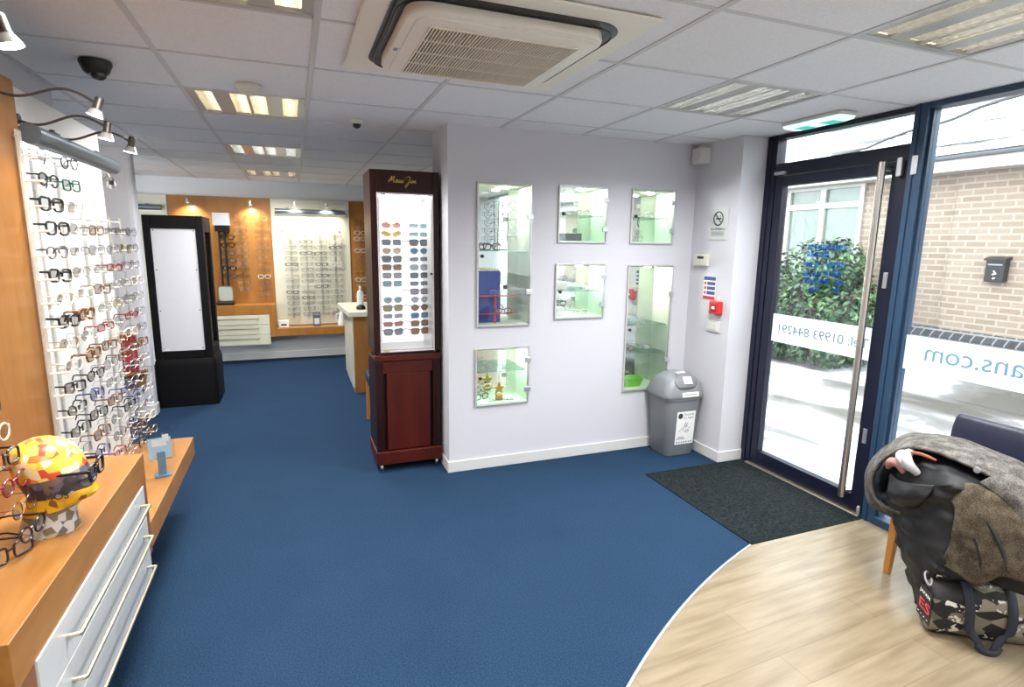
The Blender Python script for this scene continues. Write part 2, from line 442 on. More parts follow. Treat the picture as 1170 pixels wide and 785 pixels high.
# fixed frame round the door
door = bpy.data.objects.new('door_1', None); COL.objects.link(door); door.location = (GX, 2.66, 0); struct(door)
b = MB(); ybox(b, 3.085, 3.175, 0, CH); ybox(b, 2.165, 3.085, 2.075, 2.155); ybox(b, 2.165, 3.085, 2.315, CH); ybox(b, 2.165, 3.085, -.01, .012, GX-.02, GX+.05)
b.box(GX-.038, GX-.028, 3.125, 3.135, 0, CH)
b.build('door_frame', M['navyframe'], door, bevel=.004)
b = MB(); y0, y1 = 2.172, 3.082
for q in ((3.018, y1, .012, 2.070), (y0, 2.262, .012, 2.070), (2.262, 3.018, 2.005, 2.070), (2.262, 3.018, .012, .118)):
    ybox(b, *q, GX-.024, GX+.030)
b.build('door_leaf', M['navyframe'], door, bevel=.004)
MB().box(GX-.002, GX+.006, 2.262, 3.018, .118, 2.005).build('door_glass', M['glass'], door)
MB().box(GX-.002, GX+.006, 2.165, 3.085, 2.155, 2.315).build('transom_glass', M['glass'], door)
b = MB(); hx, hy = 3.062, 2.283
b.tube([(hx, hy, .10), (hx, hy, 2.068)], .0195, 16)
hnd = b.build('pull_handle', M['steel'], door, smooth=True)
b = MB()
for z in (.135, 2.030): b.tube([(hx, hy, z), (GX-.02, hy-.018, z)], .010, 10)
b.build('handle_mount', M['steel'], hnd, smooth=True)
b = MB(); b.box(GX-.052, GX-.024, 2.192, 2.222, 1.985, 2.085).build('pivot_hinge', M['silver'], door, bevel=.004)
b = MB(); b.box(GX-.054, GX-.030, 2.112, 2.142, 1.985, 2.085).build('pivot_hinge', M['silver'], door, bevel=.004)
b = MB(); b.box(GX-.050, GX-.024, 2.985, 3.075, 2.078, 2.100).build('closer_cover', M['silver'], door, bevel=.003)
for z in (1.42, .50):
    MB().box(GX-.032, GX-.024, 2.205, 2.230, z-.045, z+.045).build('lock_plate', M['silver'], door, bevel=.002)
    MB().box(GX-.034, GX-.028, 2.158, 2.166, z-.06, z+.12).build('strike_plate', M['silver'], door, bevel=.001)
MB().box(GX-.034, GX-.028, 2.156, 2.168, 1.56, 1.62).build('strike_plate', M['silver'], door, bevel=.001)
MB().lathe([(.012, 0), (.012, .05), (.006, .06)], (GX-.04, 2.19, .012), 10).build('floor_pivot', M['silver'], door, smooth=True)
MB().box(GX-.055, GX-.02, 2.18, 3.10, 0, .014).build('threshold', M['brass'], door, bevel=.004)
# frosted band and lettering, read from the street
bd = MB().box(GX+.0062, GX+.0070, 2.262, 3.018, .942, 1.136).build('frosted_band', M['bandwhite'], door)
text('Tel: 01993 844291', 'lettering', M['letters_pale'], bd, (GX-.0032, 2.285, 1.012), FACE_PX, .085, width=.665)
b = MB()
random.seed(3)
for r, (z, ya, yb) in enumerate([(1.60, 2.50, 2.78), (1.555, 2.62, 2.78), (1.49, 2.50, 2.64), (1.49, 2.68, 2.80), (1.44, 2.52, 2.64), (1.43, 2.66, 2.80), (1.385, 2.50, 2.56), (1.385, 2.60, 2.80), (1.335, 2.52, 2.57), (1.33, 2.66, 2.74)]):
    y = ya
    while y < yb-.012:
        w = random.uniform(.018, .034); h = random.uniform(.028, .040)
        b.box(GX-.0030, GX-.0022, y, min(y+w, yb), z-h/2, z+h/2); y += w + random.uniform(.004, .008)
b.build('blue_decal', M['decalblue'], door)

def glazing(nm, ya, yb):
    w = bpy.data.objects.new(nm, None); COL.objects.link(w); w.location = (GX, (ya+yb)/2, 0); struct(w)
    b = MB(); ybox(b, yb-.072, yb, 0, CH, GX-.045, GX+.06); ybox(b, ya, yb-.072, 0, .05, GX-.045, GX+.06); ybox(b, ya, yb-.072, CH-.03, CH, GX-.045, GX+.06)
    b.build('window_frame', M['blueframe'], w, bevel=.004)
    b = MB(); b.box(GX-.052, GX-.044, yb-.034, yb-.024, 0, CH); ybox(b, yb-.086, yb-.0721, .05, CH-.03, GX-.02, GX+.03)
    b.build('glazing_bead', M['blueframe'], w)
    MB().box(GX-.002, GX+.006, ya, yb-.086, .05, CH-.03).build('window_pane', M['glass'], w)
    bd = MB().box(GX+.0062, GX+.0070, ya, yb-.086, .942, 1.132).build('frosted_band', M['bandwhite'], w)
    return w, bd
w1, bd1 = glazing('window_1', .50, 2.165)
text('ans.com', 'lettering', M['letters_blue'], bd1, (GX-.0032, 1.515, 1.010), FACE_PX, .135, width=.445)
glazing('window_2', -1.5, .50)

# ================================================================== CEILING FITTINGS
def louver_light(i, j, label, cool=False, warm=None):
    x0, y0 = gx0+gs*i, gy0+gs*j
    t = thing('ceiling_light', label, 'ceiling light', (x0+gs/2, y0+gs/2, CH), 'recessed louvre lights in the tiled ceiling')
    e = .012; b = MB()
    X0, X1, Y0, Y1 = x0+e, x0+gs-e, y0+e, y0+gs-e
    cen = [.15, .42, .58, .85]; hw = .040
    edges = [X0]
    for c in cen: edges += [x0+gs*c-hw, x0+gs*c+hw]
    edges.append(X1)
    for k in range(0, len(edges), 2): b.box(edges[k], edges[k+1], Y0+.02, Y1-.02, CH, CH+.006)
    b.box(X0, X1, Y0, Y0+.02, CH-.003, CH+.01); b.box(X0, X1, Y1-.02, Y1, CH-.003, CH+.01)
    b.box(X0-e, X0+.004, y0, y0+gs, CH-.003, CH+.09); b.box(X1-.004, X1+e, y0, y0+gs, CH-.003, CH+.09)
    b.box(x0, x0+gs, y0, y0+.004, CH, CH+.09); b.box(x0, x0+gs, y0+gs-.004, y0+gs, CH, CH+.09)
    b.box(x0, x0+gs, y0, y0+gs, CH+.088, CH+.094)
    b.build('louvre_panel', M['reflector'], t)
    for c in cen:
        cx = x0+gs*c
        tb = MB().tube([(cx, Y0+.03, CH+.066), (cx, Y1-.03, CH+.066)], .013, 8).build('fluorescent_tube', M['tube_cool' if cool else 'tube'], t, smooth=True)
        b = MB(); n = 15
        for k in range(1, n):
            y = Y0+(Y1-Y0)*k/n
            b.add([(cx-hw, y, CH+.006), (cx+hw, y, CH+.006), (cx+hw, y, CH+.046), (cx-hw, y, CH+.046)], [(0, 1, 2, 3)])
        for s in (-1, 1):
            b.add([(cx+s*hw, Y0+.02, CH+.004), (cx+s*hw, Y1-.02, CH+.004), (cx+s*(hw-.006), Y1-.02, CH+.034), (cx+s*(hw-.006), Y0+.02, CH+.034)], [(0, 1, 2, 3)])
        b.build('louvre_blades', M['louvre'], t)
    ld = bpy.data.lights.new('fluorescent', 'AREA'); ld.shape = 'SQUARE'; ld.size = .54; ld.energy = LPOW; ld.spread = math.radians(152); ld.color = (.97, .98, 1.) if cool else (1., .98, .95)
    lo = bpy.data.objects.new('fluorescent', ld); COL.objects.link(lo); lo.location = (x0+gs/2, y0+gs/2, CH-.006)
    return t
LPOW = 21.
M['reflector'] = plain('light_panel_white', (.50, .50, .48), .35, .3)
M['louvre'] = plain('louvre_aluminium', (.86, .85, .82), .16, .92)
louver_light(-1, 3, 'louvre light between the smoke detector and the black tower display')
louver_light(-1, 6, 'middle louvre light of the row running to the rear wall', True)
louver_light(-1, 9, 'small farthest louvre light close to the rear wall')
louver_light(-1, 0, 'louvre light cut off by the top edge, beside the air conditioner')
louver_light(3, 1, 'louvre light by the green exit lamp', True)
louver_light(3, -1, 'large sparkling louvre light nearest the shopfront window, cut off')
louver_light(-1, -3, 'louvre light over the shop front behind the viewer')
louver_light(2, -4, 'louvre light near the front wall behind the viewer')

# cassette air conditioner
ac = thing('air_conditioner', 'cream square ceiling cassette air conditioner with grille', 'air conditioner', (.715, 2.185, CH))
ax, ay, hw = .715, 2.185, .475
b = MB().box(ax-hw, ax+hw, ay-hw, ay+hw, CH-.016, CH-.0045); b.build('fascia', M['acwhite'], ac, bevel=.006)
def loop(w, d, r, z, cx=ax, cy=ay): return [(p[0], p[1], z) for p in rrect(w, d, r, 6, cx, cy)]
b = MB(); O_, I_ = loop(.790, .790, .115, CH-.0175), loop(.650, .650, .075, CH-.0175)
O2, I2 = loop(.790, .790, .115, CH-.0165), loop(.650, .650, .075, CH-.0165); n_ = len(O_)
b.add(O_+I_+O2+I2, [(k, (k+1) % n_, n_+(k+1) % n_, n_+k) for k in range(n_)] + [(2*n_+k, 2*n_+(k+1) % n_, (k+1) % n_, k) for k in range(n_)] + [(n_+k, n_+(k+1) % n_, 3*n_+(k+1) % n_, 3*n_+k) for k in range(n_)])
b.build('air_slot', M['black'], ac)
b = MB().loft([loop(.696, .696, .095, CH-.0170), loop(.700, .700, .095, CH-.040), loop(.690, .690, .090, CH-.050), loop(.660, .660, .08, CH-.054)]); b.build('bulge', M['acwhite'], ac, smooth=True)
b = MB()
for k, (w_, z_) in enumerate(((.752, CH-.030), )):
    P_ = loop(w_, w_, .108, z_); b.tube(P_, .0035, 6, closed=True)
b.build('louvre_flap', M['black'], ac, smooth=True)
b = MB().loft([loop(.632, .632, .05, CH-.050), loop(.63, .63, .05, CH-.058), loop(.60, .60, .045, CH-.062)]); b.build('grille_panel', M['acwhite'], ac, smooth=True)
MB().box(ax-.265, ax+.265, ay-.26, ay+.26, CH-.0625, CH-.060).build('grille_recess', M['dark'], ac)
b = MB(); n = 46
for k in range(n+1):
    x = ax-.265+.53*k/n; b.box(x-.0022, x+.0022, ay-.26, ay+.26, CH-.068, CH-.0622)
for k in range(5):
    y = ay-.26+.52*k/4; b.box(ax-.268, ax+.268, y-.003, y+.003, CH-.067, CH-.0622)
b.build('grille_slats', M['grille'], ac)
b = MB().box(ax-.336, ax-.322, ay+.02, ay+.05, CH-.0545, CH-.050); b.build('badge', M['inkgrey'], ac)

# dome camera, detectors, exit lamp
t = thing('dome_camera', 'black dome security camera on the ceiling', 'security camera', (-.75, 3.05, CH))
MB().lathe([(.060, 0), (.062, -.012), (.058, -.020), (.048, -.045), (.034, -.058)], (-.75, 3.05, CH-.004), 24).build('housing', M['black'], t, smooth=True)
MB().lathe([(.030, -.052), (.028, -.066), (.018, -.076), (.001, -.080)], (-.742, 3.042, CH-.004), 20).build('dome', plain('smoked_dome', (.03, .03, .03), .08), t, smooth=True)
t = thing('smoke_detector', 'round cream smoke detector beside a louvre light', 'smoke detector', (-.165, 3.19, CH))
MB().lathe([(.055, 0), (.055, -.012), (.046, -.020), (.040, -.038), (.022, -.046)], (-.165, 3.19, CH-.004), 24).build('body', M['offwhite'], t, smooth=True)
t = thing('motion_sensor', 'small white motion sensor on the ceiling near the mahogany tower', 'sensor', (.41, 3.80, CH))
MB().lathe([(.042, 0), (.042, -.010), (.034, -.024)], (.41, 3.80, CH-.004), 20).build('base', M['offwhite'], t, smooth=True)
MB().lathe([(.026, -.020), (.022, -.042), (.010, -.050)], (.41, 3.80, CH-.004), 16).build('sensor_lens', M['dark'], t, smooth=True)
t = thing('exit_lamp', 'green glowing emergency exit lamp on the ceiling by the door', 'exit light', (2.905, 2.60, CH))
b = MB().loft([[(p[0], p[1], z) for p in rrect(w, d, .03, 4, 2.905, 2.60)] for (w, d, z) in ((.15, .42, CH-.004), (.15, .42, CH-.022))]); b.build('base', M['white'], t)
b = MB().loft([[(p[0], p[1], z) for p in rrect(w, d, .03, 4, 2.905, 2.60)] for (w, d, z) in ((.14, .41, CH-.022), (.13, .40, CH-.034), (.09, .36, CH-.042))]); b.build('diffuser', M['exitlight'], t, smooth=True)
for y in (2.50, 2.68): MB().box(2.905-.045, 2.905+.045, y-.045, y+.045, CH-.0436, CH-.0415).build('exit_symbol', M['exitgreen'], t)

# ================================================================== SPECTACLES
def rimshape(kind, w, h, n=16):
    """outline of one lens, centred"""
    if kind == 'round': return [(w/2*math.cos(2*PI*k/n), h/2*math.sin(2*PI*k/n)) for k in range(n)]
    if kind == 'square': return rrect(w, h, h*.26, 3)
    if kind == 'oblong': return rrect(w, h*.78, h*.24, 3)
    if kind == 'panto':
        return [(w/2*math.cos(a)*(1+.05*math.sin(a)), h/2*(math.sin(a)*.96+.04*math.cos(2*a))) for a in [2*PI*k/n for k in range(n)]]
    if kind == 'cat':
        return [(w/2*math.cos(a), h/2*math.sin(a)+.12*h*math.cos(a)) for a in [2*PI*k/n for k in range(n)]]
    if kind == 'wayfarer':
        p = rrect(w, h, h*.30, 3)
        return [(x*(1+.16*y/h), y) for x, y in p]
def specs_parts(kind, w, h, th, gap=.018, temple=.125, splay=.006, wrap=0.):
    """frame, lens pair and temple pair of a pair of glasses facing -Y, bridge at the origin"""
    out = {}
    cx = gap/2 + w/2
    def P(sx, x, y):
        X = sx*(cx + x*sx*1) if False else sx*cx + x
        return (X, wrap*(X/.07)**2*.012, y)
    fr = MB(); L = []
    for sx in (-1, 1):
        sh = [(x*(1 if sx > 0 else -1), y) for x, y in rimshape(kind, w, h)]
        pts = [P(sx, x, y) for x, y in sh]
        fr.tube(pts, th, 6, closed=True)
        lb = MB(); lb.add(pts, [tuple(range(len(pts)))]); L.append(lb)
    fr.tube([(-gap/2-.002, 0, h*.16), (-gap*.25, -.002, h*.24), (gap*.25, -.002, h*.24), (gap/2+.002, 0, h*.16)], th*1.05, 6)
    hx = gap/2 + w
    y0 = wrap*(hx/.07)**2*.012
    T = []
    for sx in (-1, 1):
        fr.tube([(sx*(hx-.002), y0, h*.26), (sx*(hx+.006), y0+.004, h*.28)], th*1.2, 6)
        tb = MB(); x = sx*(hx+.006)
        tb.tube([(x, y0+.003, h*.28), (x+sx*splay*.5, y0+temple*.7, h*.28), (x+sx*splay*.3, y0+temple*.86, h*.20), (x, y0+temple, h*.28-.024)], [th*1.15, th, th*.95, th*.8], 6)
        T.append(tb)
    return fr, L, T
def make_specs(name, label, kind, w, h, th, fmat, lmat, temple=.125, cat='glasses', wrap=0., parts=True, gap=.018):
    fr, L, T = specs_parts(kind, w, h, th, gap, temple, wrap=wrap)
    if parts:
        t = thing(name, label, cat)
        fr.build('frame', fmat, t, smooth=True, local=True)
        for l in L: l.build('lens', lmat, t, local=True)
        for q in T: q.build('temple', fmat, t, smooth=True, local=True)
        return t
    # far copies: one mesh carrying rims, lenses and temples
    b = MB()
    for src, k in [(fr, 0)] + [(l, 1) for l in L] + [(q, 0) for q in T]:
        b.mat(k).add(src.v, src.f)
    o = b.build(name, [fmat, lmat], None, smooth=True)
    return tag(o, label, cat)

SM = {
 'black': plain('acetate_black', (.012, .012, .014), .25), 'dark grey': plain('acetate_grey', (.06, .06, .07), .3),
 'tortoiseshell': noisemat('acetate_tortoise', [(.4, (.05, .018, .006)), (.6, (.28, .12, .03))], nscale=90, rough=.25),
 'clear': plain('acetate_clear', (.66, .60, .52), .2), 'gold wire': plain('gold_wire', (.50, .36, .14), .25, .9),
 'silver wire': plain('silver_wire', (.42, .42, .44), .22, .95), 'navy': plain('acetate_navy', (.025, .04, .14), .25),
 'dark red': plain('acetate_red', (.22, .02, .03), .25), 'brown': plain('acetate_brown', (.13, .055, .025), .3), 'gunmetal': plain('gunmetal_wire', (.10, .10, .11), .3, .8),
 'green': plain('acetate_green', (.02, .10, .06), .25)}
KINDS = {'wayfarer': (.050, .044), 'square': (.049, .040), 'round': (.046, .045), 'panto': (.047, .045), 'cat': (.050, .041), 'oblong': (.050, .038)}
WORDS = {'wayfarer': 'thick-rimmed', 'square': 'square', 'round': 'round', 'panto': 'rounded', 'cat': 'upswept', 'oblong': 'narrow'}
PROTO = {}
def specs(kind, colr, parts=True, temple=.125, lens='lens', th=None):
    key = (kind, colr, parts, temple, lens)
    if key in PROTO: return dup(PROTO[key], (0, 0, 0))
    w, h = KINDS[kind]
    if th is None: th = .0012 if 'wire' in colr or colr == 'gunmetal' else (.0042 if kind == 'wayfarer' else .0030)
    o = make_specs('spectacles', '', kind, w, h, th, SM[colr], M[lens] if isinstance(lens, str) else lens, temple, parts=parts)
    PROTO[key] = o
    return o
def place(o, loc, rot, label, group):
    o.location = loc; o.rotation_euler = rot; o['label'] = label
    if group: o['group'] = group
    return o
def art(s): return s

# ================================================================== FRAME WALL ON THE LEFT
FX = -.87
t = thing('timber_wall_cladding', 'tall cherry-wood wall panel behind the near drawers', 'wall panel', (FX-.1, 1.7, .24))
MB().box(-1.079, FX, .60, 2.535, .24, 2.125).build('panel', M['wood_v'], t, bevel=.002)
o = tag(MB().box(-1.079, FX-.03, 2.536, 3.56, .456, 2.125).build('display_backboard', M['board_white'], bevel=.003), 'bright white display panel behind the rods of frames beside the timber', 'display panel')
can = thing('canopy_light', 'grey tubular canopy light above the bright frame display', 'canopy light', (-.845, 3.04, 1.955))
b = MB(); b.tube([(-.845, 2.545, 1.955), (-.845, 3.54, 1.955)], .036, 20); b.build('canopy', M['canopy'], can, smooth=True)
b = MB(); b.box(-.893, -.879, 2.56, 3.52, 1.945, 1.955); b.build('strip_light', M['striplight'], can)
MB().box(-.899, -.852, 2.55, 3.53, 1.958, 1.963).build('strip_cover', M['canopy'], can)  # plate added to stop the strip lighting the ceiling
for y in (2.85, 3.35): MB().box(-.90, -.85, y-.02, y+.02, 1.975, 2.005).build('bracket', M['canopy'], can, bevel=.003)

# drawer counter
ct = thing('drawer_counter', 'cherry-wood counter with three white drawers on the near frame wall', 'counter', (-.73, 1.93, .24))
b = MB(); X0, X1, Y0, Y1 = FX, -.60, 1.355, 2.512
MB().box(X0, X1, Y0, Y1, .635, .755).build('worktop', M['wood_h'], ct, bevel=.002)
b = MB(); b.box(X0, X1-.001, Y0+.001, Y0+.095, .335, .6345); b.box(X0, X1-.001, Y1-.075, Y1-.001, .335, .6345); b.box(X0, X1-.03, Y0+.095, Y1-.075, .26, .6345)
b.build('carcass', M['wood_edge'], ct, bevel=.0015)
M['drawer'] = plain('drawer_white', (.52, .53, .53), .3, var=.01)
zz = [.640, .512, .384, .243]
for k in range(3):
    d = MB().box(X1-.018, X1+.004, Y0+.097, Y1-.060, zz[k+1]+.003, zz[k]).build('drawer', M['drawer'], ct, bevel=.002)
    ya, yb = Y0+.26, Y1-.13; z = zz[k]-.055; xh = X1+.034
    MB().tube([(X1+.003, ya, z), (xh, ya, z)] + [(xh, ya+.002, z), (xh, yb-.002, z)] + [(xh, yb, z), (X1+.003, yb, z)], .0062, 8).build('handle', M['brass'], d, smooth=True)
o = tag(MB().box(-.90, -.60, 2.5125, 3.60, .350, .455).build('timber_ledge', M['wood_h'], bevel=.002), 'low cherry-wood ledge running on past the white drawers', 'ledge')
tag(MB().box(-1.1, -.90, 1.30, 2.51, .02, .235).build('cabinet_base', M['wall_grey']), 'plain recessed base behind the white drawers', 'base')

# rods of frames
RODY = [2.56, 2.79, 3.02, 3.23, 3.43, 3.61]
RODNAME = ['first rod past the timber panel', 'second rod past the timber panel', 'third rod past the timber panel', 'third rod from the far end',
           'second rod from the far end', 'outermost rod at the far end']
ROWZ = [1.885-.0855*k for k in range(17)]
def rod(y, zs, label, x=FX, grp='acrylic rods of the frame wall', ztop=None, zbot=None, peg=.055, yw=.013, mat='acrylic'):
    zt = ztop or max(zs)+.07; zb = zbot or min(zs)-.05
    t = thing('display_rod', label, 'display rod', (x, y, zb), grp)
    MB().box(x+.012, x+.018, y-yw, y+yw, zb, zt).build('rod', M[mat], t)
    for z in (zb+.02, zt-.02): MB().tube([(x-.03, y, z), (x+.012, y, z)], .006, 8).build('standoff', M['silver'], t)
    for z in zs: MB().tube([(x+.018, y, z-.012), (x+.018+peg, y, z-.010)], .004, 6).build('peg', M['pegmat'], t)
    return t
M['pegmat'] = plain('peg_acrylic', (.74, .68, .58), .2)
rod(2.478, [1.885-.0855*k for k in range(14)], 'empty clear rod with pale pegs on the timber panel edge', yw=.018, mat='acrylic_frost')
C1 = [('gunmetal', 'panto'), ('black', 'panto'), ('black', 'wayfarer'), ('black', 'wayfarer'), ('dark grey', 'panto'), ('black', 'wayfarer'), ('clear', 'panto'), ('black', 'wayfarer'),
      ('gold wire', 'panto'), ('clear', 'round'), ('black', 'square'), ('black', 'cat'), ('black', 'square'), ('gunmetal', 'square')]
C2 = [('dark grey', 'panto'), ('green', 'square'), ('gold wire', 'square'), ('silver wire', 'square'), ('gunmetal', 'oblong'), ('silver wire', 'panto'), ('clear', 'square'), ('tortoiseshell', 'wayfarer'),
      ('silver wire', 'panto'), ('tortoiseshell', 'wayfarer'), ('black', 'panto'), ('navy', 'round'), ('black', 'square'), ('tortoiseshell', 'square'), ('navy', 'panto'), ('silver wire', 'square'), ('dark red', 'oblong')]
pool = [('silver wire', 'oblong'), ('gunmetal', 'square'), ('gold wire', 'panto'), ('clear', 'square'), ('gunmetal', 'oblong'), ('brown', 'square'), ('silver wire', 'panto'), ('navy', 'oblong'), ('black', 'square'), ('dark red', 'oblong'), ('gunmetal', 'round'), ('silver wire', 'square')]
random.seed(11)
for c, y in enumerate(RODY):
    zs = ROWZ if c < 2 else ROWZ[3:]
    if c == 0: zs = ROWZ[:14]
    rod(y, zs, 'clear acrylic rod of frames, the ' + RODNAME[c])
    for r, z in enumerate(zs):
        colr, kind = (C1[r] if c == 0 else C2[r] if c == 1 else random.choice(pool))
        o = specs(kind, colr, temple=.056)
        rz = PI/2 - .20 + random.uniform(-.07, .07)
        place(o, (FX+.062+random.uniform(-.004, .004), y+random.uniform(-.006, .006), z), (random.uniform(-.05, .05), random.uniform(-.07, .07), rz),
              f'{colr} {WORDS[kind]} spectacles, {ORD[r]} from the top on the {RODNAME[c]}', 'spectacles on the lit frame wall')

# nearest rods, mostly out of frame
NR = [('dark grey', 'panto'), ('gunmetal', 'square'), ('clear', 'round'), ('black', 'square'), ('dark red', 'round'), ('gunmetal', 'round'), ('black', 'cat')]
rod(1.80, [1.22-.068*k for k in range(7)], 'clear acrylic rod beside the decorated head', zbot=.757, peg=.06)
for r, (colr, kind) in enumerate(NR):
    o = specs(kind, colr)
    place(o, (FX+.10+.012*r, 1.785, 1.225-.068*r), (.0, random.uniform(-.08, .08), PI/2-.10), f'{colr} {WORDS[kind]} spectacles, {ORD[r]} from the top beside the decorated head', 'spectacles beside the decorated head')
# a low pair lying on the counter
o = specs('square', 'black')
place(o, (-.735, 1.74, .778), (0, 0, PI/2-.5), 'dark spectacles standing on the counter under the nearest rod', None)

# decorated display head wearing spectacles
def headmat():
    m, n, l, out = nt('collage_head'); b = pbsdf(n, (1, 1, 1), .3)
    tc = n.new('ShaderNodeTexCoord'); sp = n.new('ShaderNodeSeparateXYZ'); l.new(tc.outputs['Object'], sp.inputs[0])
    vo = n.new('ShaderNodeTexVoronoi'); vo.inputs['Scale'].default_value = 44; vo.feature = 'F1'
    l.new(tc.outputs['Object'], vo.inputs['Vector'])
    se = n.new('ShaderNodeSeparateColor'); l.new(vo.outputs['Color'], se.inputs[0])
    top = ramp(n, [(0, (.80, .50, .05)), (.30, (.62, .07, .03)), (.48, (.85, .62, .12)), (.62, (.72, .20, .04)), (.8, (.80, .66, .40))], 'CONSTANT')
    mid = ramp(n, [(0, (.05, .035, .04)), (.4, (.16, .11, .09)), (.65, (.10, .10, .14)), (.85, (.36, .30, .26))], 'CONSTANT')
    chin = ramp(n, [(0, (.80, .45, .02)), (.7, (.72, .36, .02)), (.9, (.25, .10, .03))], 'CONSTANT')
    neck = ramp(n, [(0, (.16, .13, .09)), (.3, (.42, .33, .20)), (.55, (.10, .10, .12)), (.75, (.50, .48, .46))], 'CONSTANT')
    for r in (top, mid, chin, neck): l.new(se.outputs[0], r.inputs[0])
    nz = n.new('ShaderNodeTexNoise'); nz.inputs['Scale'].default_value = 9; l.new(tc.outputs['Object'], nz.inputs['Vector'])
    mad = n.new('ShaderNodeMath'); mad.operation = 'MULTIPLY_ADD'; mad.inputs[1].default_value = .05; l.new(nz.outputs['Fac'], mad.inputs[0]); l.new(sp.outputs['Z'], mad.inputs[2])
    tx = n.new('ShaderNodeMath'); tx.operation = 'MULTIPLY_ADD'; tx.inputs[1].default_value = -.22; l.new(sp.outputs['X'], tx.inputs[0]); l.new(mad.outputs[0], tx.inputs[2])
    cur = top.outputs[0]
    for lim, src in ((.196, mid), (.135, chin), (.092, neck)):
        lt = n.new('ShaderNodeMath'); lt.operation = 'LESS_THAN'; lt.inputs[1].default_value = lim; l.new(tx.outputs[0], lt.inputs[0])
        mx = n.new('ShaderNodeMix'); mx.data_type = 'RGBA'; l.new(lt.outputs[0], mx.inputs[0]); l.new(cur, mx.inputs[6]); l.new(src.outputs[0], mx.inputs[7]); cur = mx.outputs[2]
    l.new(cur, b.inputs['Base Color']); l.new(b.outputs[0], out.inputs[0]); return m
hx0, hy0, hz0 = -.688, 1.905, .755
hd = thing('mannequin', 'yellow and red paper-collaged display head standing on the drawer counter', 'display head', (hx0, hy0, hz0))
lo = []
# (height, centre offset toward +x, half length along x, half width along y)
for h, c, a, w in [(0, -.016, .074, .066), (.006, -.016, .074, .066), (.030, -.014, .068, .061), (.060, -.010, .063, .056), (.082, .002, .066, .056), (.094, .020, .080, .060), (.108, .026, .085, .064), (.125, .022, .084, .069), (.140, .016, .084, .073), (.150, .013, .086, .075), (.158, .013, .092, .075),
                   (.170, .008, .088, .077), (.190, .002, .087, .079), (.210, -.003, .086, .080), (.230, -.008, .082, .077), (.250, -.011, .071, .068), (.265, -.013, .055, .054), (.276, -.014, .032, .032), (.279, -.014, .010, .010)]:
    lo.append([(hx0+c+a*math.cos(2*PI*k/24), hy0+w*math.sin(2*PI*k/24), hz0+h) for k in range(24)])
MB().loft(lo).build('head', headmat(), hd, smooth=True)
b = MB()
for sy in (-1, 1):
    b.lathe([(.004, 0), (.020, .004), (.018, .010), (.004, .010)], (hx0-.012, hy0+sy*.074, hz0+.165), 12, 'y', sx=.7)
b.build('ear', headmat(), hd, smooth=True)
text('MOS', 'lettering', M['ink'], hd, (hx0+.005, hy0-.0745, hz0+.118), FACE_MY, .030, width=.055)
o = specs('wayfarer', 'black')
place(o, (hx0+.112, hy0, hz0+.172), (0, 0, PI/2), 'black spectacles worn by the paper-collaged head', None)

# acrylic leaflet holder on the ledge
t = thing('leaflet_holder', 'clear leaflet holder with blue card on the low ledge', 'leaflet holder', (-.66, 3.03, .455))
tilt = Matrix.Rotation(.25, 4, 'Z')
def hb(b, x0, x1, y0, y1, z0, z1):
    s = MB().box(x0, x1, y0, y1, z0, z1); return b.add([tilt @ Vector(p) + Vector((-.655, 3.03, .455)) for p in s.v], s.f)
b = MB(); hb(b, -.06, .065, -.003, .001, .085, .235); hb(b, -.06, .065, .012, .015, .085, .235); hb(b, -.06, .065, -.003, .015, .080, .085); b.build('holder', M['acrylic_clear'], t)
b = MB(); hb(b, -.045, .050, .003, .007, .088, .19); b.build('card', M['paleblue'], t)
b = MB(); hb(b, -.030, .030, .0015, .0028, .15, .185); hb(b, .015, .042, .0015, .0028, .17, .205); b.build('picture', M['paper'], t)
b = MB(); hb(b, -.012, .022, -.004, .008, 0, .12); hb(b, -.03, .04, -.03, .035, 0, .006); b.build('stand', plain('blue_grey_stand', (.08, .14, .20), .5), t, bevel=.001)

# swan-neck spotlights
def spot(base, head, label, big=1., down=(0, 0, -1), light=18.):
    t = thing('swan_neck_spotlight', label, 'spotlight', base, 'swan-neck spotlights over the display panels')
    b0, h0 = Vector(base), Vector(head); d = h0-b0
    pts = []
    for k in range(17):
        s = k/16; p = b0 + d*s; p.z += .030*math.sin(s*2*PI*.95+PI)*(1-s*.4) + .022*math.sin(PI*s); pts.append(p)
    MB().tube(pts, .0045, 6).build('arm', M['armmat'], t, smooth=True)
    MB().lathe([(.014, -.02), (.018, 0), (.018, .014)], (b0.x, b0.y, b0.z), 12, 'x').build('mount', M['armmat'], t, smooth=True)
    z = h0.z; s = big
    dn = Vector(down).normalized(); ax = Matrix.Translation(h0) @ Vector((0, 0, -1)).rotation_difference(dn).to_matrix().to_4x4()
    def L(prof, nm, m, par=t):
        q = MB().lathe([(r*s, h*s) for r, h in prof], (0, 0, 0), 18); q.v = [tuple(ax @ Vector(v)) for v in q.v]; return q.build(nm, m, par, smooth=True)
    L([(.010, .030), (.013, .026), (.013, -.006), (.016, -.012)], 'lamp_holder', M['armmat'])
    L([(.014, -.010), (.020, -.020), (.027, -.036), (.0265, -.036), (.012, -.018)], 'reflector', M['lampglass'])
    L([(.023, -.0335), (.024, -.036), (.001, -.037)], 'bulb', M['lamp'])
    if light:
        ld = bpy.data.lights.new('halogen', 'SPOT'); ld.energy = light; ld.spot_size = math.radians(95); ld.spot_blend = .7; ld.color = (1, .93, .82); ld.shadow_soft_size = .02
        lo = bpy.data.objects.new('halogen', ld); COL.objects.link(lo); lo.location = h0 + dn*.045*s; lo.rotation_euler = Vector((0, 0, -1)).rotation_difference(dn).to_euler()
    return t
M['armmat'] = plain('arm_bronze', (.10, .085, .075), .4, .6)
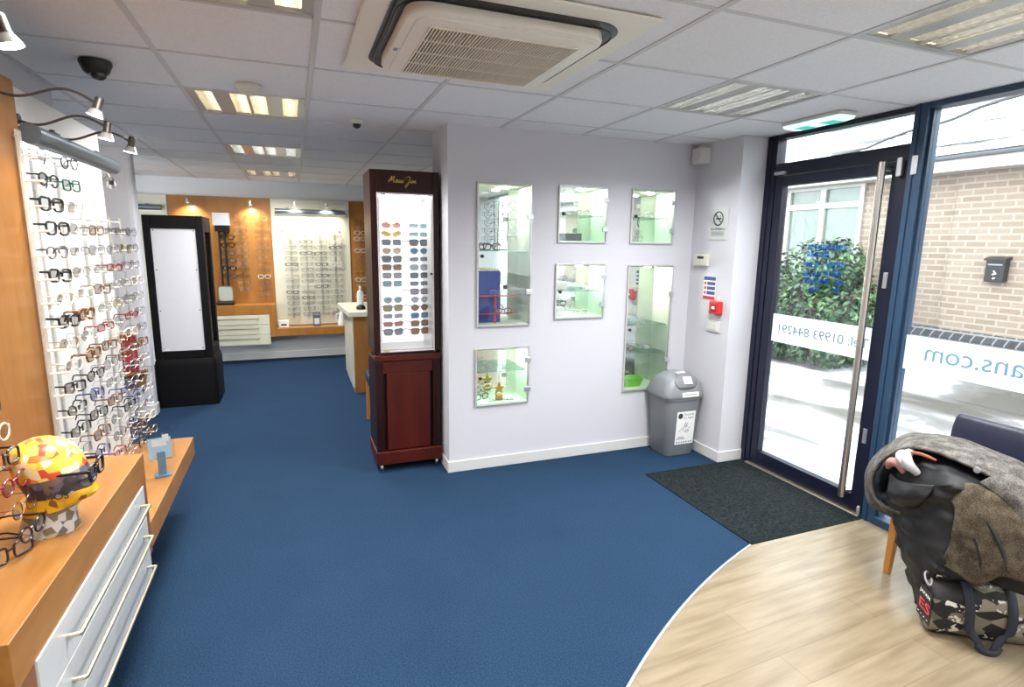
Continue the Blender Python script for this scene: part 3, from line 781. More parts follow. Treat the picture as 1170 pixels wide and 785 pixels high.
M['lampglass'] = plain('dichroic_reflector', (.78, .78, .76), .15, .6)
spot((-.90, 1.60, 2.10), (-.553, 1.60, 2.035), 'large swan-neck spotlight cut off by the photo edge', 1.0, (.25, 0, -1), 3)
spot((-.90, 2.43, 2.075), (-.605, 2.43, 2.045), 'swan-neck spotlight over the timber panel edge, tilted', 1.0, (-.35, 0, -1), 6)
spot((-.90, 2.60, 2.010), (-.625, 2.60, 1.995), 'middle swan-neck spotlight above the grey canopy', 1.0, (-.2, 0, -1), 10)
spot((-.90, 2.92, 2.010), (-.620, 2.92, 1.992), 'swan-neck spotlight reaching furthest past the grey canopy', 1.0, (-.2, 0, -1), 10)
spot((-.92, 3.57, 1.90), (-.865, 3.57, 1.885), 'small spotlight at the far end of the white panel', .9, (-.30, 1, -.45), 46)

# red folder on a rounded timber bracket, on the nib wall
t = thing('corner_shelf', 'small rounded timber shelf on the grey end wall behind the rods', 'shelf', (-1.37, 5.70, .30))
b = MB().prism([(-1.46, 5.768), (-1.272, 5.768), (-1.275, 5.72), (-1.30, 5.66), (-1.36, 5.62), (-1.46, 5.61)], .415, .435)
b.prism([(5.768, .25), (5.768, .415), (5.66, .415), (5.70, .32)], -1.44, -1.42, 'x')
b.prism([(-1.44, .26), (-1.30, .30), (-1.275, .415), (-1.44, .415)], 5.756, 5.768, 'y'); b.build('shelf_board', M['wood_v'], t)
t = thing('red_folder', 'dark red folder standing on the rounded timber shelf', 'folder', (-1.38, 5.70, .436))
MB().box(-1.445, -1.325, 5.685, 5.725, .4355, .765).build('cover', M['darkred'], t, bevel=.003)
MB().box(-1.44, -1.33, 5.6835, 5.685, .52, .70).build('spine_label', plain('red_label', (.42, .03, .03), .5), t)

# ================================================================== BLACK TOWER DISPLAY
t = thing('tower_display', 'black freestanding tower display with a pale screwed back panel', 'display unit', (-1.02, 6.3, 0))
x0, x1, y0, y1 = -1.262, -.778, 6.02, 6.56
b = MB()
fw = .062
b.box(x0, x0+fw, y0, y0+.035, .47, 1.805).box(x1-fw, x1, y0, y0+.035, .47, 1.805).box(x0+fw, x1-fw, y0, y0+.035, 1.685, 1.805).box(x0+fw, x1-fw, y0, y0+.035, .47, .545)
b.box(x0, x1, y0+.035, y1, 1.765, 1.805).box(x0, x1, y1-.03, y1, .47, 1.765).box(x0, x0+.03, y0+.035, y1-.03, .47, 1.765)
b.box(x1-.03, x1, y0+.035, y0+.09, .47, 1.765).box(x1-.03, x1, y1-.10, y1-.03, .47, 1.765).box(x1-.03, x1, y0+.09, y1-.10, 1.66, 1.765).box(x1-.03, x1, y0+.09, y1-.10, .47, .56)
b.build('cabinet', M['blackmatt'], t, bevel=.006)
b = MB().loft([[(p[0], p[1], z) for p in rrect(w, d, .04, 4, -1.015, 6.275)] for w, d, z in ((.525, .53, .0), (.525, .53, .40), (.515, .52, .44), (.49, .50, .470))])
b.build('plinth', M['blackmatt'], t, smooth=True)
MB().box(x0+fw, x1-fw, y0+.012, y0+.020, .545, 1.685).build('back_panel', M['greyboard'], t)
b = MB()
for x in (x0+fw+.018, x1-fw-.018):
    for z in (.565, .93, 1.31, 1.67): b.lathe([(.006, 0), (.006, -.003), (.003, -.004)], (x, y0+.012, z), 8, 'y')
b.build('screws', M['dark'], t)
MB().box(x1-.026, x1-.020, y0+.09, y1-.10, .56, 1.66).build('side_glass', M['niche_glass'], t)
MB().box(x1-.16, x1-.15, y0+.09, y1-.10, .56, 1.66).build('inner_panel', M['greyboard'], t)
MB().box(x0+fw+.015, x0+fw+.07, y0+.008, y0+.012, .552, .566).build('sticker', M['paper'], t)

# ================================================================== REAR WALL
BX = 8.2
t = thing('rear_timber_cladding', 'orange cherry-wood panel on the rear wall with two pegged columns', 'wall panel', (-.82, 8.18, .64))
MB().box(-1.42, -.252, 8.165, BX-.021, .64, 2.125).build('panel', M['wood_back'], t)
t = thing('rear_timber_cladding', 'narrow cherry-wood panel on the rear wall partly behind the mahogany tower', 'wall panel', (1.0, 8.18, .45))
MB().box(.738, 1.45, 8.165, BX-.021, .45, 2.125).build('panel', M['wood_back'], t)
def board(xa, xb, label):
    t = thing('display_board', label, 'display board', ((xa+xb)/2, 8.17, .46), 'cream display boards on the rear wall')
    MB().prism(rrect(xb-xa, 1.665, .02, 3, (xa+xb)/2, .46+.8325), 8.150, BX-.021, 'y').build('panel', M['board'], t)
    c = thing('canopy_light', 'tubular canopy light on ' + label, 'canopy light', ((xa+xb)/2, 8.11, 1.965), 'canopy lights on the rear wall')
    b = MB().tube([(xa+.05, 8.108, 1.967), (xb-.05, 8.108, 1.967)], .034, 16); b.build('canopy', M['canopy'], c, smooth=True)
    MB().box(xa+.07, xb-.07, 8.138, 8.147, 1.955, 1.965).build('strip_light', M['strip_soft'], c)
    b = MB()
    for x in (xa+.2, xb-.2): b.box(x-.02, x+.02, 8.11, 8.15, 1.985, 2.01)
    b.build('bracket', M['canopy'], c)
    return t
board(-.249, .735, 'cream board holding four columns of frames')
board(-2.42, -1.425, 'cream board half hidden behind the black tower display')
t = thing('rear_ledge', 'raised cherry-wood ledge along the rear timber panel', 'ledge', (-.84, 8.0, .64))
MB().box(-1.42, -.252, 7.90, 8.165, .64, .765).build('ledge', M['wood_back'], t, bevel=.002)
MB().box(-.330, -.252, 7.90, 8.16, .345, .639).build('end_panel', M['wood_back'], t, bevel=.002)
t = thing('rear_drawer_unit', 'white three-drawer unit under the rear timber ledge', 'drawers', (-.84, 8.0, .24))
MB().box(-1.41, -.335, 7.94, 8.18, .25, .638).build('carcass', M['board_white'], t)
zz = [.637, .510, .380, .243]
for k in range(3):
    d = MB().box(-1.41, -.332, 7.90, 7.94, zz[k+1]+.004, zz[k]).build('drawer', M['board'], t, bevel=.003)
    z = zz[k]-.045
    MB().tube([(-1.28, 7.90, z), (-1.28, 7.868, z), (-.47, 7.868, z), (-.47, 7.90, z)], .008, 6).build('handle', M['brass'], d)
o = tag(MB().box(-.2515, 1.4, 7.90, 8.148, .348, .450).build('low_ledge', M['wood_back'], bevel=.002), 'low cherry-wood ledge under the cream board', 'ledge')

# frames on the rear wall
random.seed(21)
def far_column(x, zs, group, fmt, choices, y=8.10, rod_y=8.14, lab=None):
    for r, z in enumerate(zs):
        if z is None: continue
        colr, kind = random.choice(choices)
        o = specs(kind, colr, parts=False, temple=.045)
        place(o, (x+random.uniform(-.004, .004), y, z), (0, random.uniform(-.05, .05), random.uniform(-.08, .08)), fmt.format(c=colr, k=WORDS[kind], o=ORD[r]), group); o.scale = (1.2, 1.2, 1.2)
    zt, zb = max(q for q in zs if q)+.06, min(q for q in zs if q)-.05
    t = thing('display_rod', lab, 'display rod', (x, rod_y, zb), 'acrylic rods on the rear wall')
    MB().box(x-.012, x+.012, rod_y, rod_y+.005, zb, zt).build('rod', M['acrylic_clear'], t)
    b = MB()
    for z in zs:
        if z: b.tube([(x, rod_y, z-.008), (x, rod_y-.035, z-.006)], .004, 6)
    b.build('pegs', M['acrylic_clear'], t)
wires = [('silver wire', 'oblong'), ('gold wire', 'oblong'), ('gunmetal', 'square'), ('silver wire', 'panto'), ('clear', 'square'), ('gold wire', 'panto')]
mixd = [('gunmetal', 'oblong'), ('silver wire', 'oblong'), ('silver wire', 'square'), ('dark grey', 'oblong'), ('silver wire', 'oblong'), ('clear', 'oblong'), ('gunmetal', 'square')]
G = 'spectacles on the rear wall'
C4 = [(-.030, 'first'), (.165, 'second'), (.350, 'third'), (.535, 'fourth')]
for x, nm in C4:
    far_column(x, [1.650-.0745*k for k in range(15)], G, '{c} {k} spectacles, {o} row of the cream board, '+nm+' column from the timber panel', mixd, lab='clear rod of the '+nm+' column on the cream board')
far_column(-.615, [1.875-.083*k for k in range(12)], G, '{c} {k} spectacles, {o} down the pegged column just right of the mirror stand', wires, lab='clear rod of the pegged column right of the mirror stand')
far_column(-.372, [1.865-.083*k for k in range(13)], G, '{c} {k} spectacles, {o} down the timber column closest to the cream board', wires, lab='clear rod of the timber column closest to the cream board')
far_column(.870, [1.865-.080*k for k in range(14)], G, '{c} {k} spectacles, {o} down the narrow timber panel beside the mahogany tower', wires, lab='clear rod on the narrow timber panel by the mahogany tower')
far_column(-.775, [1.620-.098*k for k in range(6)], G, '{c} {k} spectacles, {o} down the column behind the mirror stand rods', [('black', 'square'), ('dark grey', 'wayfarer'), ('black', 'wayfarer')], lab='clear rod of the column behind the mirror stand')
for x in (-.125, .600):
    tag(MB().lathe([(.012, 0), (.012, -.010), (.005, -.014)], (x, 8.150, 1.719), 12, 'y').build('panel_fixing', M['inkgrey'], smooth=True), 'dark fixing stud at the %s top corner of the cream board' % ('timber-side' if x < 0 else 'counter-side'), 'fixing')

# measuring mirror on its column
t = thing('mirror_stand', 'black column stand with grey head box and small gilt-edged mirror', 'mirror stand', (-.83, 8.05, .765))
b = MB().box(-.925, -.735, 8.03, 8.16, 1.765, 1.920); b.build('head_box', M['greyboard'], t, bevel=.006)
MB().box(-.905, -.740, 8.03, 8.15, 1.690, 1.765).build('bracket', M['black'], t, bevel=.004)
for x in (-.868, -.805): MB().tube([(x, 8.09, 1.70), (x+.004, 8.09, .79)], .014, 10).build('column', M['black'], t, smooth=True)
b = MB().box(-.945, -.742, 7.96, 8.13, .766, .800); b.build('base', M['black'], t, bevel=.006)
mf = MB().prism(rrect(.175, .195, .035, 4, -.835, .905), 8.050, 8.066, 'y').build('mirror_frame', M['brass'], t)
MB().prism(rrect(.155, .175, .030, 4, -.835, .905), 8.0475, 8.0495, 'y').build('mirror_glass', M['deskmirror'], mf)
MB().tube([(-.835, 8.066, .86), (-.835, 8.085, .80)], .010, 8).build('mirror_post', M['black'], t)
# spots on the rear panels
def rearspot(x, z, label):
    t = thing('rear_spotlight', label, 'spotlight', (x, 8.15, z), 'small spotlights over the rear panels')
    MB().tube([(x, 8.15, z+.02), (x, 8.05, z+.035), (x, 7.97, z+.005)], .006, 6).build('arm', M['silver'], t, smooth=True)
    MB().lathe([(.012, .025), (.016, .0), (.030, -.030), (.028, -.030), (.010, 0)], (x, 7.97, z), 14).build('shade', M['lampglass'], t, smooth=True)
    MB().lathe([(.024, -.026), (.001, -.029)], (x, 7.97, z), 12).build('bulb', M['lamp'], t)
    ld = bpy.data.lights.new('halogen', 'SPOT'); ld.energy = 11; ld.spot_size = math.radians(110); ld.spot_blend = .8; ld.color = (1, .93, .80); ld.shadow_soft_size = .02
    lo = bpy.data.objects.new('halogen', ld); COL.objects.link(lo); lo.location = (x, 7.97, z-.04); lo.rotation_euler = Vector((0, 0, -1)).rotation_difference(Vector((0, .75, -1)).normalized()).to_euler()
rearspot(-1.17, 2.055, 'rear spotlight above the black tower display')
rearspot(-.479, 2.045, 'rear spotlight over the pegged timber columns')
rearspot(.046, 2.055, 'rear spotlight at the timber side of the cream board canopy')
rearspot(.436, 2.050, 'rear spotlight at the counter side of the cream board canopy')
# things on the low ledge
t = thing('name_card', 'small white card stand on the low rear ledge', 'card', (-.165, 8.0, .45))
MB().box(-.225, -.105, 7.985, 8.02, .4505, .545).build('card', M['paper'], t, bevel=.004)
MB().box(-.20, -.13, 7.983, 7.985, .475, .497).build('print', M['ink'], t)
t = thing('leaflet', 'dark leaflet standing on the low ledge under the cream board', 'leaflet', (.255, 8.0, .45))
MB().box(.205, .300, 7.99, 8.01, .4505, .645).build('sheet', plain('dark_leaflet', (.10, .10, .14), .4), t)
MB().box(.215, .290, 7.988, 7.990, .60, .63).build('heading', M['inkgrey'], t)
MB().box(.22, .285, 7.988, 7.990, .48, .56).build('picture', M['greyboard'], t)
t = thing('white_vase', 'white handled ornament on the low ledge beside the reception counter', 'ornament', (.575, 8.0, .45))
MB().lathe([(.055, 0), (.058, .02), (.040, .10), (.028, .17), (.020, .19), (.030, .235), (.012, .262), (.002, .266)], (.575, 8.0, .4505), 16).build('body', M['white'], t, smooth=True)
MB().tube([(.545, 8, .62), (.510, 8, .60), (.498, 8, .54), (.530, 8, .49)], .009, 8).build('handle', M['white'], t, smooth=True)

# reception counter
t = thing('reception_counter', 'reception counter with cream worktop and orange timber end', 'counter', (1.0, 6.5, 0))
MB().box(.545, 1.6, 6.02, 6.04, 0, .815).build('end_panel', M['wood_v'], t)
MB().box(.530, .545, 6.02, 6.95, .06, .815).build('front_panel', M['board'], t)
MB().box(.545, 1.6, 6.04, 6.93, 0, .815).build('carcass', M['board'], t)
MB().prism([(.505, 6.00), (1.6, 6.00), (1.6, 7.0), (.47, 7.0), (.455, 6.93)], .8155, .868).build('worktop', M['board'], t, bevel=.004)
b = MB().box(.541, .5446, 6.005, 6.018, 0, .81)
t = thing('black_puck', 'small black domed gadget on the cream counter worktop', 'gadget', (.66, 6.3, .868))
MB().lathe([(.045, 0), (.052, .012), (.045, .035), (.020, .048), (.002, .050)], (.655, 6.25, .8685), 16).build('body', M['black'], t, smooth=True)
MB().box(.625, .685, 6.20, 6.30, .8683, .873).build('foot', M['ink'], t)
t = thing('white_bottle', 'white dispenser bottle on the counter behind the mahogany tower', 'bottle', (.70, 6.75, .868))
MB().lathe([(.036, 0), (.038, .01), (.038, .13), (.030, .155), (.012, .165), (.012, .185)], (.70, 6.72, .8685), 16).build('bottle', M['white'], t, smooth=True)
MB().lathe([(.015, .185), (.015, .205), (.006, .210), (.006, .225)], (.70, 6.72, .8685), 12).build('pump', M['offwhite'], t, smooth=True)

# ================================================================== MAHOGANY SUNGLASSES TOWER
tw = thing('sunglasses_tower', 'tall mahogany sunglasses cabinet on castors beside the white partition', 'display cabinet', (.70, 3.98, 0))
x0, x1, y0, y1 = .478, .930, 3.805, 4.16
zt = 2.055
b = MB(); s = .045
b.box(x0, x0+s, y0, y1, .85, zt).box(x1-s, x1, y0, y1, .85, zt).box(x0+s, x1-s, y0, y1, 1.905, zt).box(x0+s, x1-s, y1-.02, y1, .85, 1.905).box(x0+s, x1-s, y0, y1-.02, .80, .862)
b.build('cabinet', M['mahog'], tw, bevel=.004)
b = MB().box(x0, x1, y0+.03, y1, .07, .80).box(x0, x0+.055, y0-.004, y0+.03, .14, .80).box(x1-.055, x1, y0-.004, y0+.03, .14, .80); b.build('lower_case', M['mahog'], tw, bevel=.003)
b = MB().box(x0+.075, x1-.075, y0-.002, y0+.030, .155, .705); b.build('cupboard_door', M['mahog_red'], tw, bevel=.004)
b = MB().box(x0+.055, x1-.055, y0-.001, y0+.030, .705, .790); b.build('upper_rail', M['mahog_red'], tw, bevel=.003)
MB().box(x0-.008, x1+.004, y0-.022, y1, .055, .150).build('base_moulding', M['mahog_red'], tw, bevel=.006)
MB().box(x0-.004, x1+.002, y0-.012, y0+.03, .792, .835).build('waist_moulding', M['mahog_red'], tw, bevel=.006)
for x in (x0+.03, x1-.03):
    for y in (y0+.03, y1-.04):
        c = MB().lathe([(.020, -.011), (.026, -.008), (.026, .008), (.020, .011)], (x, y, .0265), 14, 'x').build('castor', M['silver'], tw, smooth=True)
# lit case
MB().box(x0+s, x1-s, y1-.030, y1-.021, .862, 1.905).build('light_panel', M['lightbox'], tw)
MB().box(x0+s+.02, x1-s-.02, y0+.05, y0+.10, 1.890, 1.902).build('strip_light', M['striplight'], tw)
b = MB(); b.box(x0+s, x0+s+.004, y0+.03, y1-.03, .862, 1.904).box(x1-s-.004, x1-s, y0+.03, y1-.03, .862, 1.904).box(x0+s, x1-s, y0+.03, y1-.03, .862, .866); b.build('lining', M['white'], tw)
b = MB(); c0, c1 = x0+s-.004, x1-s+.004
b.box(c0, c0+.012, y0-.014, y0-.002, .855, 1.910).box(c1-.012, c1, y0-.014, y0-.002, .855, 1.910).box(c0+.012, c1-.012, y0-.014, y0-.002, 1.898, 1.910).box(c0+.012, c1-.012, y0-.014, y0-.002, .855, .867)
dr = MB(); b.build('door_edge', plain('acrylic_edge', (.62, .58, .62), .25), tw, bevel=.002)
MB().box(c0+.012, c1-.012, y0-.011, y0-.006, .867, 1.898).build('acrylic_door', glassmat('acrylic_thin', (.98, .98, .98), .01), tw)
MB().tube([(c1-.020, y0-.012, 1.385), (c1-.020, y0-.030, 1.385)], .008, 10).build('lock', M['black'], tw)
b = MB().box(c0+.02, c0+.055, y0-.0155, y0-.0142, 1.893, 1.902); b.build('sticker', M['ink'], tw)
MB().box(c0+.02, c0+.055, y0-.0155, y0-.0142, .858, .867).build('sticker', M['gold'], tw)
# gold script on the header, drawn as pen strokes
def script(strokes, ox, oz, sx, sz, y, r):
    b = MB()
    for st in strokes:
        P = []
        n = len(st)
        for i in range(n-1):                       # Catmull-Rom through the pen points
            p0, p1, p2, p3 = st[max(i-1, 0)], st[i], st[i+1], st[min(i+2, n-1)]
            for k in range(5):
                u = k/5
                P.append(tuple(.5*(2*p1[a]+(p2[a]-p0[a])*u+(2*p0[a]-5*p1[a]+4*p2[a]-p3[a])*u*u+(3*p1[a]-p0[a]-3*p2[a]+p3[a])*u**3) for a in (0, 1)))
        P.append(st[-1])
        b.tube([(ox+sx*(p[0]+.22*p[1]), y, oz+sz*p[1]) for p in P], r, 5)
    return b
MJ = [[(0, 0), (.35, .9), (.55, 1.5), (.62, 1.3), (.60, .4), (.9, 1.1), (1.15, 1.55), (1.2, 1.3), (1.18, .25), (1.35, 0), (1.6, .2)],
      [(2.15, .62), (1.95, .7), (1.75, .35), (1.9, .02), (2.1, .25), (2.2, .65), (2.18, .15), (2.35, 0), (2.55, .3), (2.65, .65), (2.62, .15), (2.8, .02), (3.0, .35), (3.1, .65), (3.05, .1), (3.25, 0), (3.45, .3), (3.52, .65), (3.5, .1), (3.7, .05)],
      [(4.1, 1.25), (4.5, 1.5), (5.1, 1.45), (4.95, .6), (4.8, -.7), (4.5, -1.1), (4.3, -.8), (4.7, -.1), (5.3, .3), (5.5, .65), (5.48, .1), (5.7, .05), (5.85, .35), (5.9, .65), (5.88, .02), (6.1, .55), (6.25, .6), (6.25, .05), (6.5, .6), (6.62, .55), (6.62, .1), (6.9, .12)],
      [(3.6, .95), (3.63, 1.0)], [(5.62, .95), (5.65, 1.0)]]
script(MJ, .597, 1.976, .0265, .026, y0-.0015, .0019).build('script_logo', M['gold'], tw, smooth=True)

# sunglasses: two columns
SL = {'rose': (.34, .13, .13), 'amber': (.38, .25, .07), 'grey': (.10, .12, .14), 'pale grey': (.30, .33, .36), 'tan': (.34, .25, .16), 'bronze': (.20, .11, .055), 'lilac': (.24, .21, .26),
      'aqua': (.17, .27, .30), 'blue': (.07, .16, .25), 'olive': (.26, .22, .09), 'dark': (.02, .025, .03), 'smoke': (.16, .17, .20)}
SLM = {k: tintlens('lens_'+k.replace(' ', '_'), v, .35) for k, v in SL.items()}
LEFTC = [('rose', 'gold wire', 'panto'), ('amber', 'gold wire', 'cat'), ('grey', 'gunmetal', 'square'), ('tan', 'gold wire', 'panto'), ('grey', 'black', 'wayfarer'), ('bronze', 'brown', 'square'), ('lilac', 'gunmetal', 'square'), ('aqua', 'gunmetal', 'square'),
         None, ('aqua', 'gunmetal', 'panto'), ('olive', 'brown', 'wayfarer'), ('lilac', 'silver wire', 'oblong'), ('rose', 'brown', 'oblong'), ('smoke', 'black', 'wayfarer')]
RIGHTC = [('aqua', 'silver wire', 'oblong'), ('aqua', 'silver wire', 'oblong'), ('grey', 'black', 'wayfarer'), ('blue', 'gunmetal', 'panto'), ('smoke', 'silver wire', 'oblong'), ('pale grey', 'gunmetal', 'square'), ('grey', 'gunmetal', 'square'), ('smoke', 'silver wire', 'oblong'),
          ('lilac', 'brown', 'square'), ('pale grey', 'silver wire', 'panto'), ('bronze', 'tortoiseshell', 'panto'), ('blue', 'silver wire', 'square'), ('bronze', 'brown', 'square'), ('bronze', 'tortoiseshell', 'wayfarer')]
for cn, (cx, lst, where) in enumerate(((.632, LEFTC, 'in the counter-side column'), (.820, RIGHTC, 'in the wall-side column'))):
    for r, q in enumerate(lst):
        if not q: continue
        lens, fcol, kind = q
        w, h = KINDS[kind]
        key = ('sun',)+q
        if key in PROTO: o = dup(PROTO[key], (0, 0, 0))
        else:
            o = make_specs('sunglasses', '', kind, w*1.16, h*.96, .0011 if 'wire' in fcol or fcol == 'gunmetal' else .0024, SM[fcol], SLM[lens], .115, cat='sunglasses', wrap=.9, gap=.017); PROTO[key] = o
        z = 1.705-.0565*r
        place(o, (cx, y0+.135, z), (.0, 0, .10 if cn == 0 else .22), f'{lens}-lensed {WORDS[kind]} sunglasses, {ORD[r]} row {where} of the mahogany tower', 'sunglasses in the mahogany tower')
    b = MB(); b.box(cx-.006, cx+.006, y1-.034, y1-.030, .90, 1.74)
    for r in range(14): b.tube([(cx, y1-.032, 1.705-.0565*r-.004), (cx, y0+.14, 1.705-.0565*r+.004)], .003, 6)
    b.build('peg_rod', M['acrylic'], tw)

# ================================================================== GLAZED NICHES IN THE PARTITION
M['niche'] = plain('niche_paint', (.74, .80, .67), .55, var=.01)
M['nframe'] = plain('niche_frame', (.56, .55, .54), .4, .4)
NL = ['tall lit wall niche beside the mahogany tower, holding frames and a blue block', 'lowest square wall niche beside the mahogany tower with a gold star ornament',
      'upper middle square wall niche with a dark box on its base', 'lower middle square wall niche holding white display blocks',
      'square wall niche nearest the pier, above the tall one', 'tall lit wall niche beside the bin with a green dish']
SHELF = [[1.545], [.70], [1.80], [1.26], [1.80], [.985, .765]]
for i, (x0, x1, z0, z1) in enumerate(NICHES):
    D = .215
    t = thing('display_niche', NL[i], 'display niche', ((x0+x1)/2, WY, z0), 'glazed display niches in the white partition')
    b = MB(); e = .0005
    ya, yb = WY+.001, WY+D
    b.box(x0, x0+.006, ya, yb, z0, z1).box(x1-.006, x1, ya, yb, z0, z1).box(x0+.006, x1-.006, ya, yb, z0, z0+.006).box(x0+.006, x1-.006, ya, yb, z1-.006, z1)
    b.build('lining', M['niche'], t)
    MB().box(x0, x1, yb, yb+.004, z0, z1).build('mirror_back', M['mirror'], t)
    cx = x0+.62*(x1-x0)
    MB().lathe([(.026, -.003), (.026, -.009), (.020, -.010), (.001, -.010)], (cx, WY+.11, z1-.004), 16).build('downlight', M['puck'], t)
    b = MB(); f = .009
    b.box(x0-f, x0+.002, WY-.016, WY, z0-f, z1+f).box(x1-.002, x1+f*.6, WY-.012, WY, z0-f, z1+f).box(x0, x1, WY-.012, WY, z1, z1+f).box(x0, x1, WY-.012, WY, z0-f, z0)
    b.build('frame', M['nframe'], t, bevel=.001)
    g = MB().box(x0+.004, x1+.004, WY-.021, WY-.0165, z0-.006, z1+.006).build('glass_door', M['niche_glass'], t)
    for k, fr in enumerate((.22, .76)):
        z = z1-(z1-z0)*fr
        MB().box(x1-.034, x1+.012, WY-.027, WY-.010, z-.018, z+.018).build('hinge_clip', M['silver'], g, bevel=.003)
    b = MB(); zk = z0+(z1-z0)*.5
    b.lathe([(.012, 0), (.012, -.012), (.008, -.016)], (x0+.022, WY-.021, zk), 12, 'y').build('lock', M['dark'], g, smooth=True)
    for z in SHELF[i]:
        s = MB().box(x0+.008, x1-.008, WY+.02, yb-.004, z-.003, z+.003).build('glass_shelf', M['shelf_glass'], t)
        b = MB()
        for x in (x0+.010, x1-.010):
            for y in (WY+.05, yb-.04): b.tube([(x, y, z-.008), (x, y, z-.003)], .004, 6)
        b.build('shelf_pin', M['silver'], s)
def niche_spec(colr, kind, x, z, rz, label, dy=.10, tilt=0.):
    o = specs(kind, colr); place(o, (x, WY+dy, z), (tilt, 0, rz), label, 'spectacles in the wall niches'); return o
# tall niche by the tower: a slanted rack of frames, dark sunglasses, blue block with red trays in place of a mirrored unit
for k in range(5):
    niche_spec(['gunmetal', 'silver wire', 'gunmetal', 'silver wire', 'gunmetal'][k], 'panto', 1.395, 1.86-.058*k, .35, f'{["gunmetal","silver wire","gunmetal","silver wire","gunmetal"][k]} frames {ORD[k]} down the rack inside the tall niche by the tower', .05, 0).scale = (1.2, 1.2, 1.2)
t = thing('niche_rack', 'thin black rack carrying frames inside the tall niche by the mahogany tower', 'rack', (1.40, WY+.12, 1.549))
b = MB()
for x in (1.36, 1.43): b.tube([(x, WY+.185, 1.5485), (x, WY+.155, 1.90)], .003, 6)
for k in range(5): b.tube([(1.36, WY+.17, 1.858-.058*k), (1.36, WY+.06, 1.853-.058*k)], .002, 5)
b.tube([(1.35, WY+.19, 1.5505), (1.44, WY+.19, 1.5505)], .003, 6); b.build('wire_frame', M['dark'], t, smooth=True)
niche_spec('black', 'wayfarer', 1.275, 1.572, .0, 'black sunglasses on the glass shelf of the tall niche by the tower', .06)
t = thing('blue_block', 'blue display block on the base of the tall niche by the mahogany tower', 'display block', (1.26, WY+.1, 1.041))  # added block imitating a unit reflected in the niche's mirror back
MB().box(1.175, 1.355, WY+.10, WY+.19, 1.0415, 1.405).build('block', plain('royal_blue', (.006, .045, .30), .6), t)
b = MB()
for k in range(9): b.box(1.176+.02*k, 1.190+.02*k, WY+.098, WY+.192, 1.4055, 1.418)
b.build('fringe', M['brass'], t)
for z in (1.23, 1.105):
    o = tag(MB().box(1.19, 1.46, WY+.045, WY+.098, z, z+.005).box(1.30, 1.31, WY+.06, WY+.07, z-.10 if z > 1.2 else 1.0415, z).build('red_tray', M['red']), ('upper' if z > 1.2 else 'lower') + ' red tray before the blue block in the tall niche', 'tray')
niche_spec('silver wire', 'round', 1.315, 1.257, .1, 'silver spectacles on the upper red tray in the tall niche', .05)
niche_spec('dark red', 'oblong', 1.36, 1.130, -.1, 'dark red spectacles on the lower red tray in the tall niche', .05)
# low niche: star ornament, frames
t = thing('star_ornament', 'gold star ornament hanging in the lowest wall niche', 'ornament', (1.345, WY+.08, .50))
st = []
for k in range(10):
    r = .048 if k % 2 == 0 else .022; st.append((1.345+r*math.sin(2*PI*k/10), .560+r*math.cos(2*PI*k/10)))
MB().prism(st, WY+.070, WY+.090, 'y').build('star', M['gold'], t, bevel=.004)
MB().tube([(1.335, WY+.08, .590), (1.345, WY+.08, .694), (1.355, WY+.08, .590)], .0018, 5).build('cord', M['brass'], t)
MB().box(1.32, 1.37, WY+.06, WY+.10, .4765, .52).build('base', M['gold'], t, bevel=.006)
t = thing('wire_script', 'black wire script ornament on the base of the lowest wall niche', 'ornament', (1.345, WY+.05, .476))
b = MB()
pts = [(1.255+.18*k/40+.006*math.sin(k*1.3), WY+.045, .486+.009*math.sin(k*1.05)+(.012 if k < 4 else 0)) for k in range(41)]
b.tube(pts, .002, 5).tube([(1.25, WY+.045, .4780), (1.45, WY+.045, .4780)], .0015, 5); b.build('script', M['ink'], t, smooth=True)
niche_spec('silver wire', 'panto', 1.235, .726, .2, 'silver spectacles on the glass shelf of the lowest niche', .09)
niche_spec('black', 'square', 1.222, .500, .35, 'black spectacles lying in the lowest niche beside the star', .11)
niche_spec('clear', 'oblong', 1.245, .565, .15, 'pale spectacles leaning at the rear of the lowest niche', .15)
# upper middle niche
t = thing('dark_box', 'long dark box on the base of the upper middle niche', 'box', (1.86, WY+.10, 1.621))
MB().box(1.765, 1.960, WY+.05, WY+.12, 1.6215, 1.672).build('box', plain('slate_box', (.05, .075, .085), .4), t, bevel=.003)
MB().box(1.764, 1.961, WY+.049, WY+.121, 1.660, 1.674).build('lid', plain('slate_lid', (.03, .05, .06), .4), t, bevel=.002)
niche_spec('silver wire', 'oblong', 1.975, 1.826, .1, 'silver spectacles on the glass shelf of the upper middle niche', .08)
# lower middle niche: white blocks with frames
for k, (x, z, h) in enumerate([(1.80, 1.077, .060), (1.815, 1.264, .06), (1.80, 1.17, .05)]):
    if k == 2: continue
    o = tag(MB().box(x-.045, x+.045, WY+.06, WY+.15, z, z+h).build('white_block', M['white'], bevel=.006), ['white block on the base of the lower middle niche', 'white block on the glass shelf of the lower middle niche'][k], 'display block')
niche_spec('gunmetal', 'square', 1.83, 1.350, .3, 'gunmetal spectacles above the white block on the shelf, lower middle niche', .10)
niche_spec('black', 'oblong', 1.815, 1.165, .2, 'black spectacles above the white base block, lower middle niche', .09)
niche_spec('silver wire', 'panto', 1.985, 1.288, .0, 'silver spectacles on the shelf of the lower middle niche', .09)
niche_spec('clear', 'oblong', 1.985, 1.100, .1, 'pale spectacles on the base of the lower middle niche', .07)
# upper niche near the pier
niche_spec('silver wire', 'oblong', 2.52, 1.826, .0, 'silver spectacles on the shelf of the niche above the tall one', .08)
niche_spec('gunmetal', 'square', 2.44, 1.645, .1, 'gunmetal spectacles on the base of the niche above the tall one', .07)
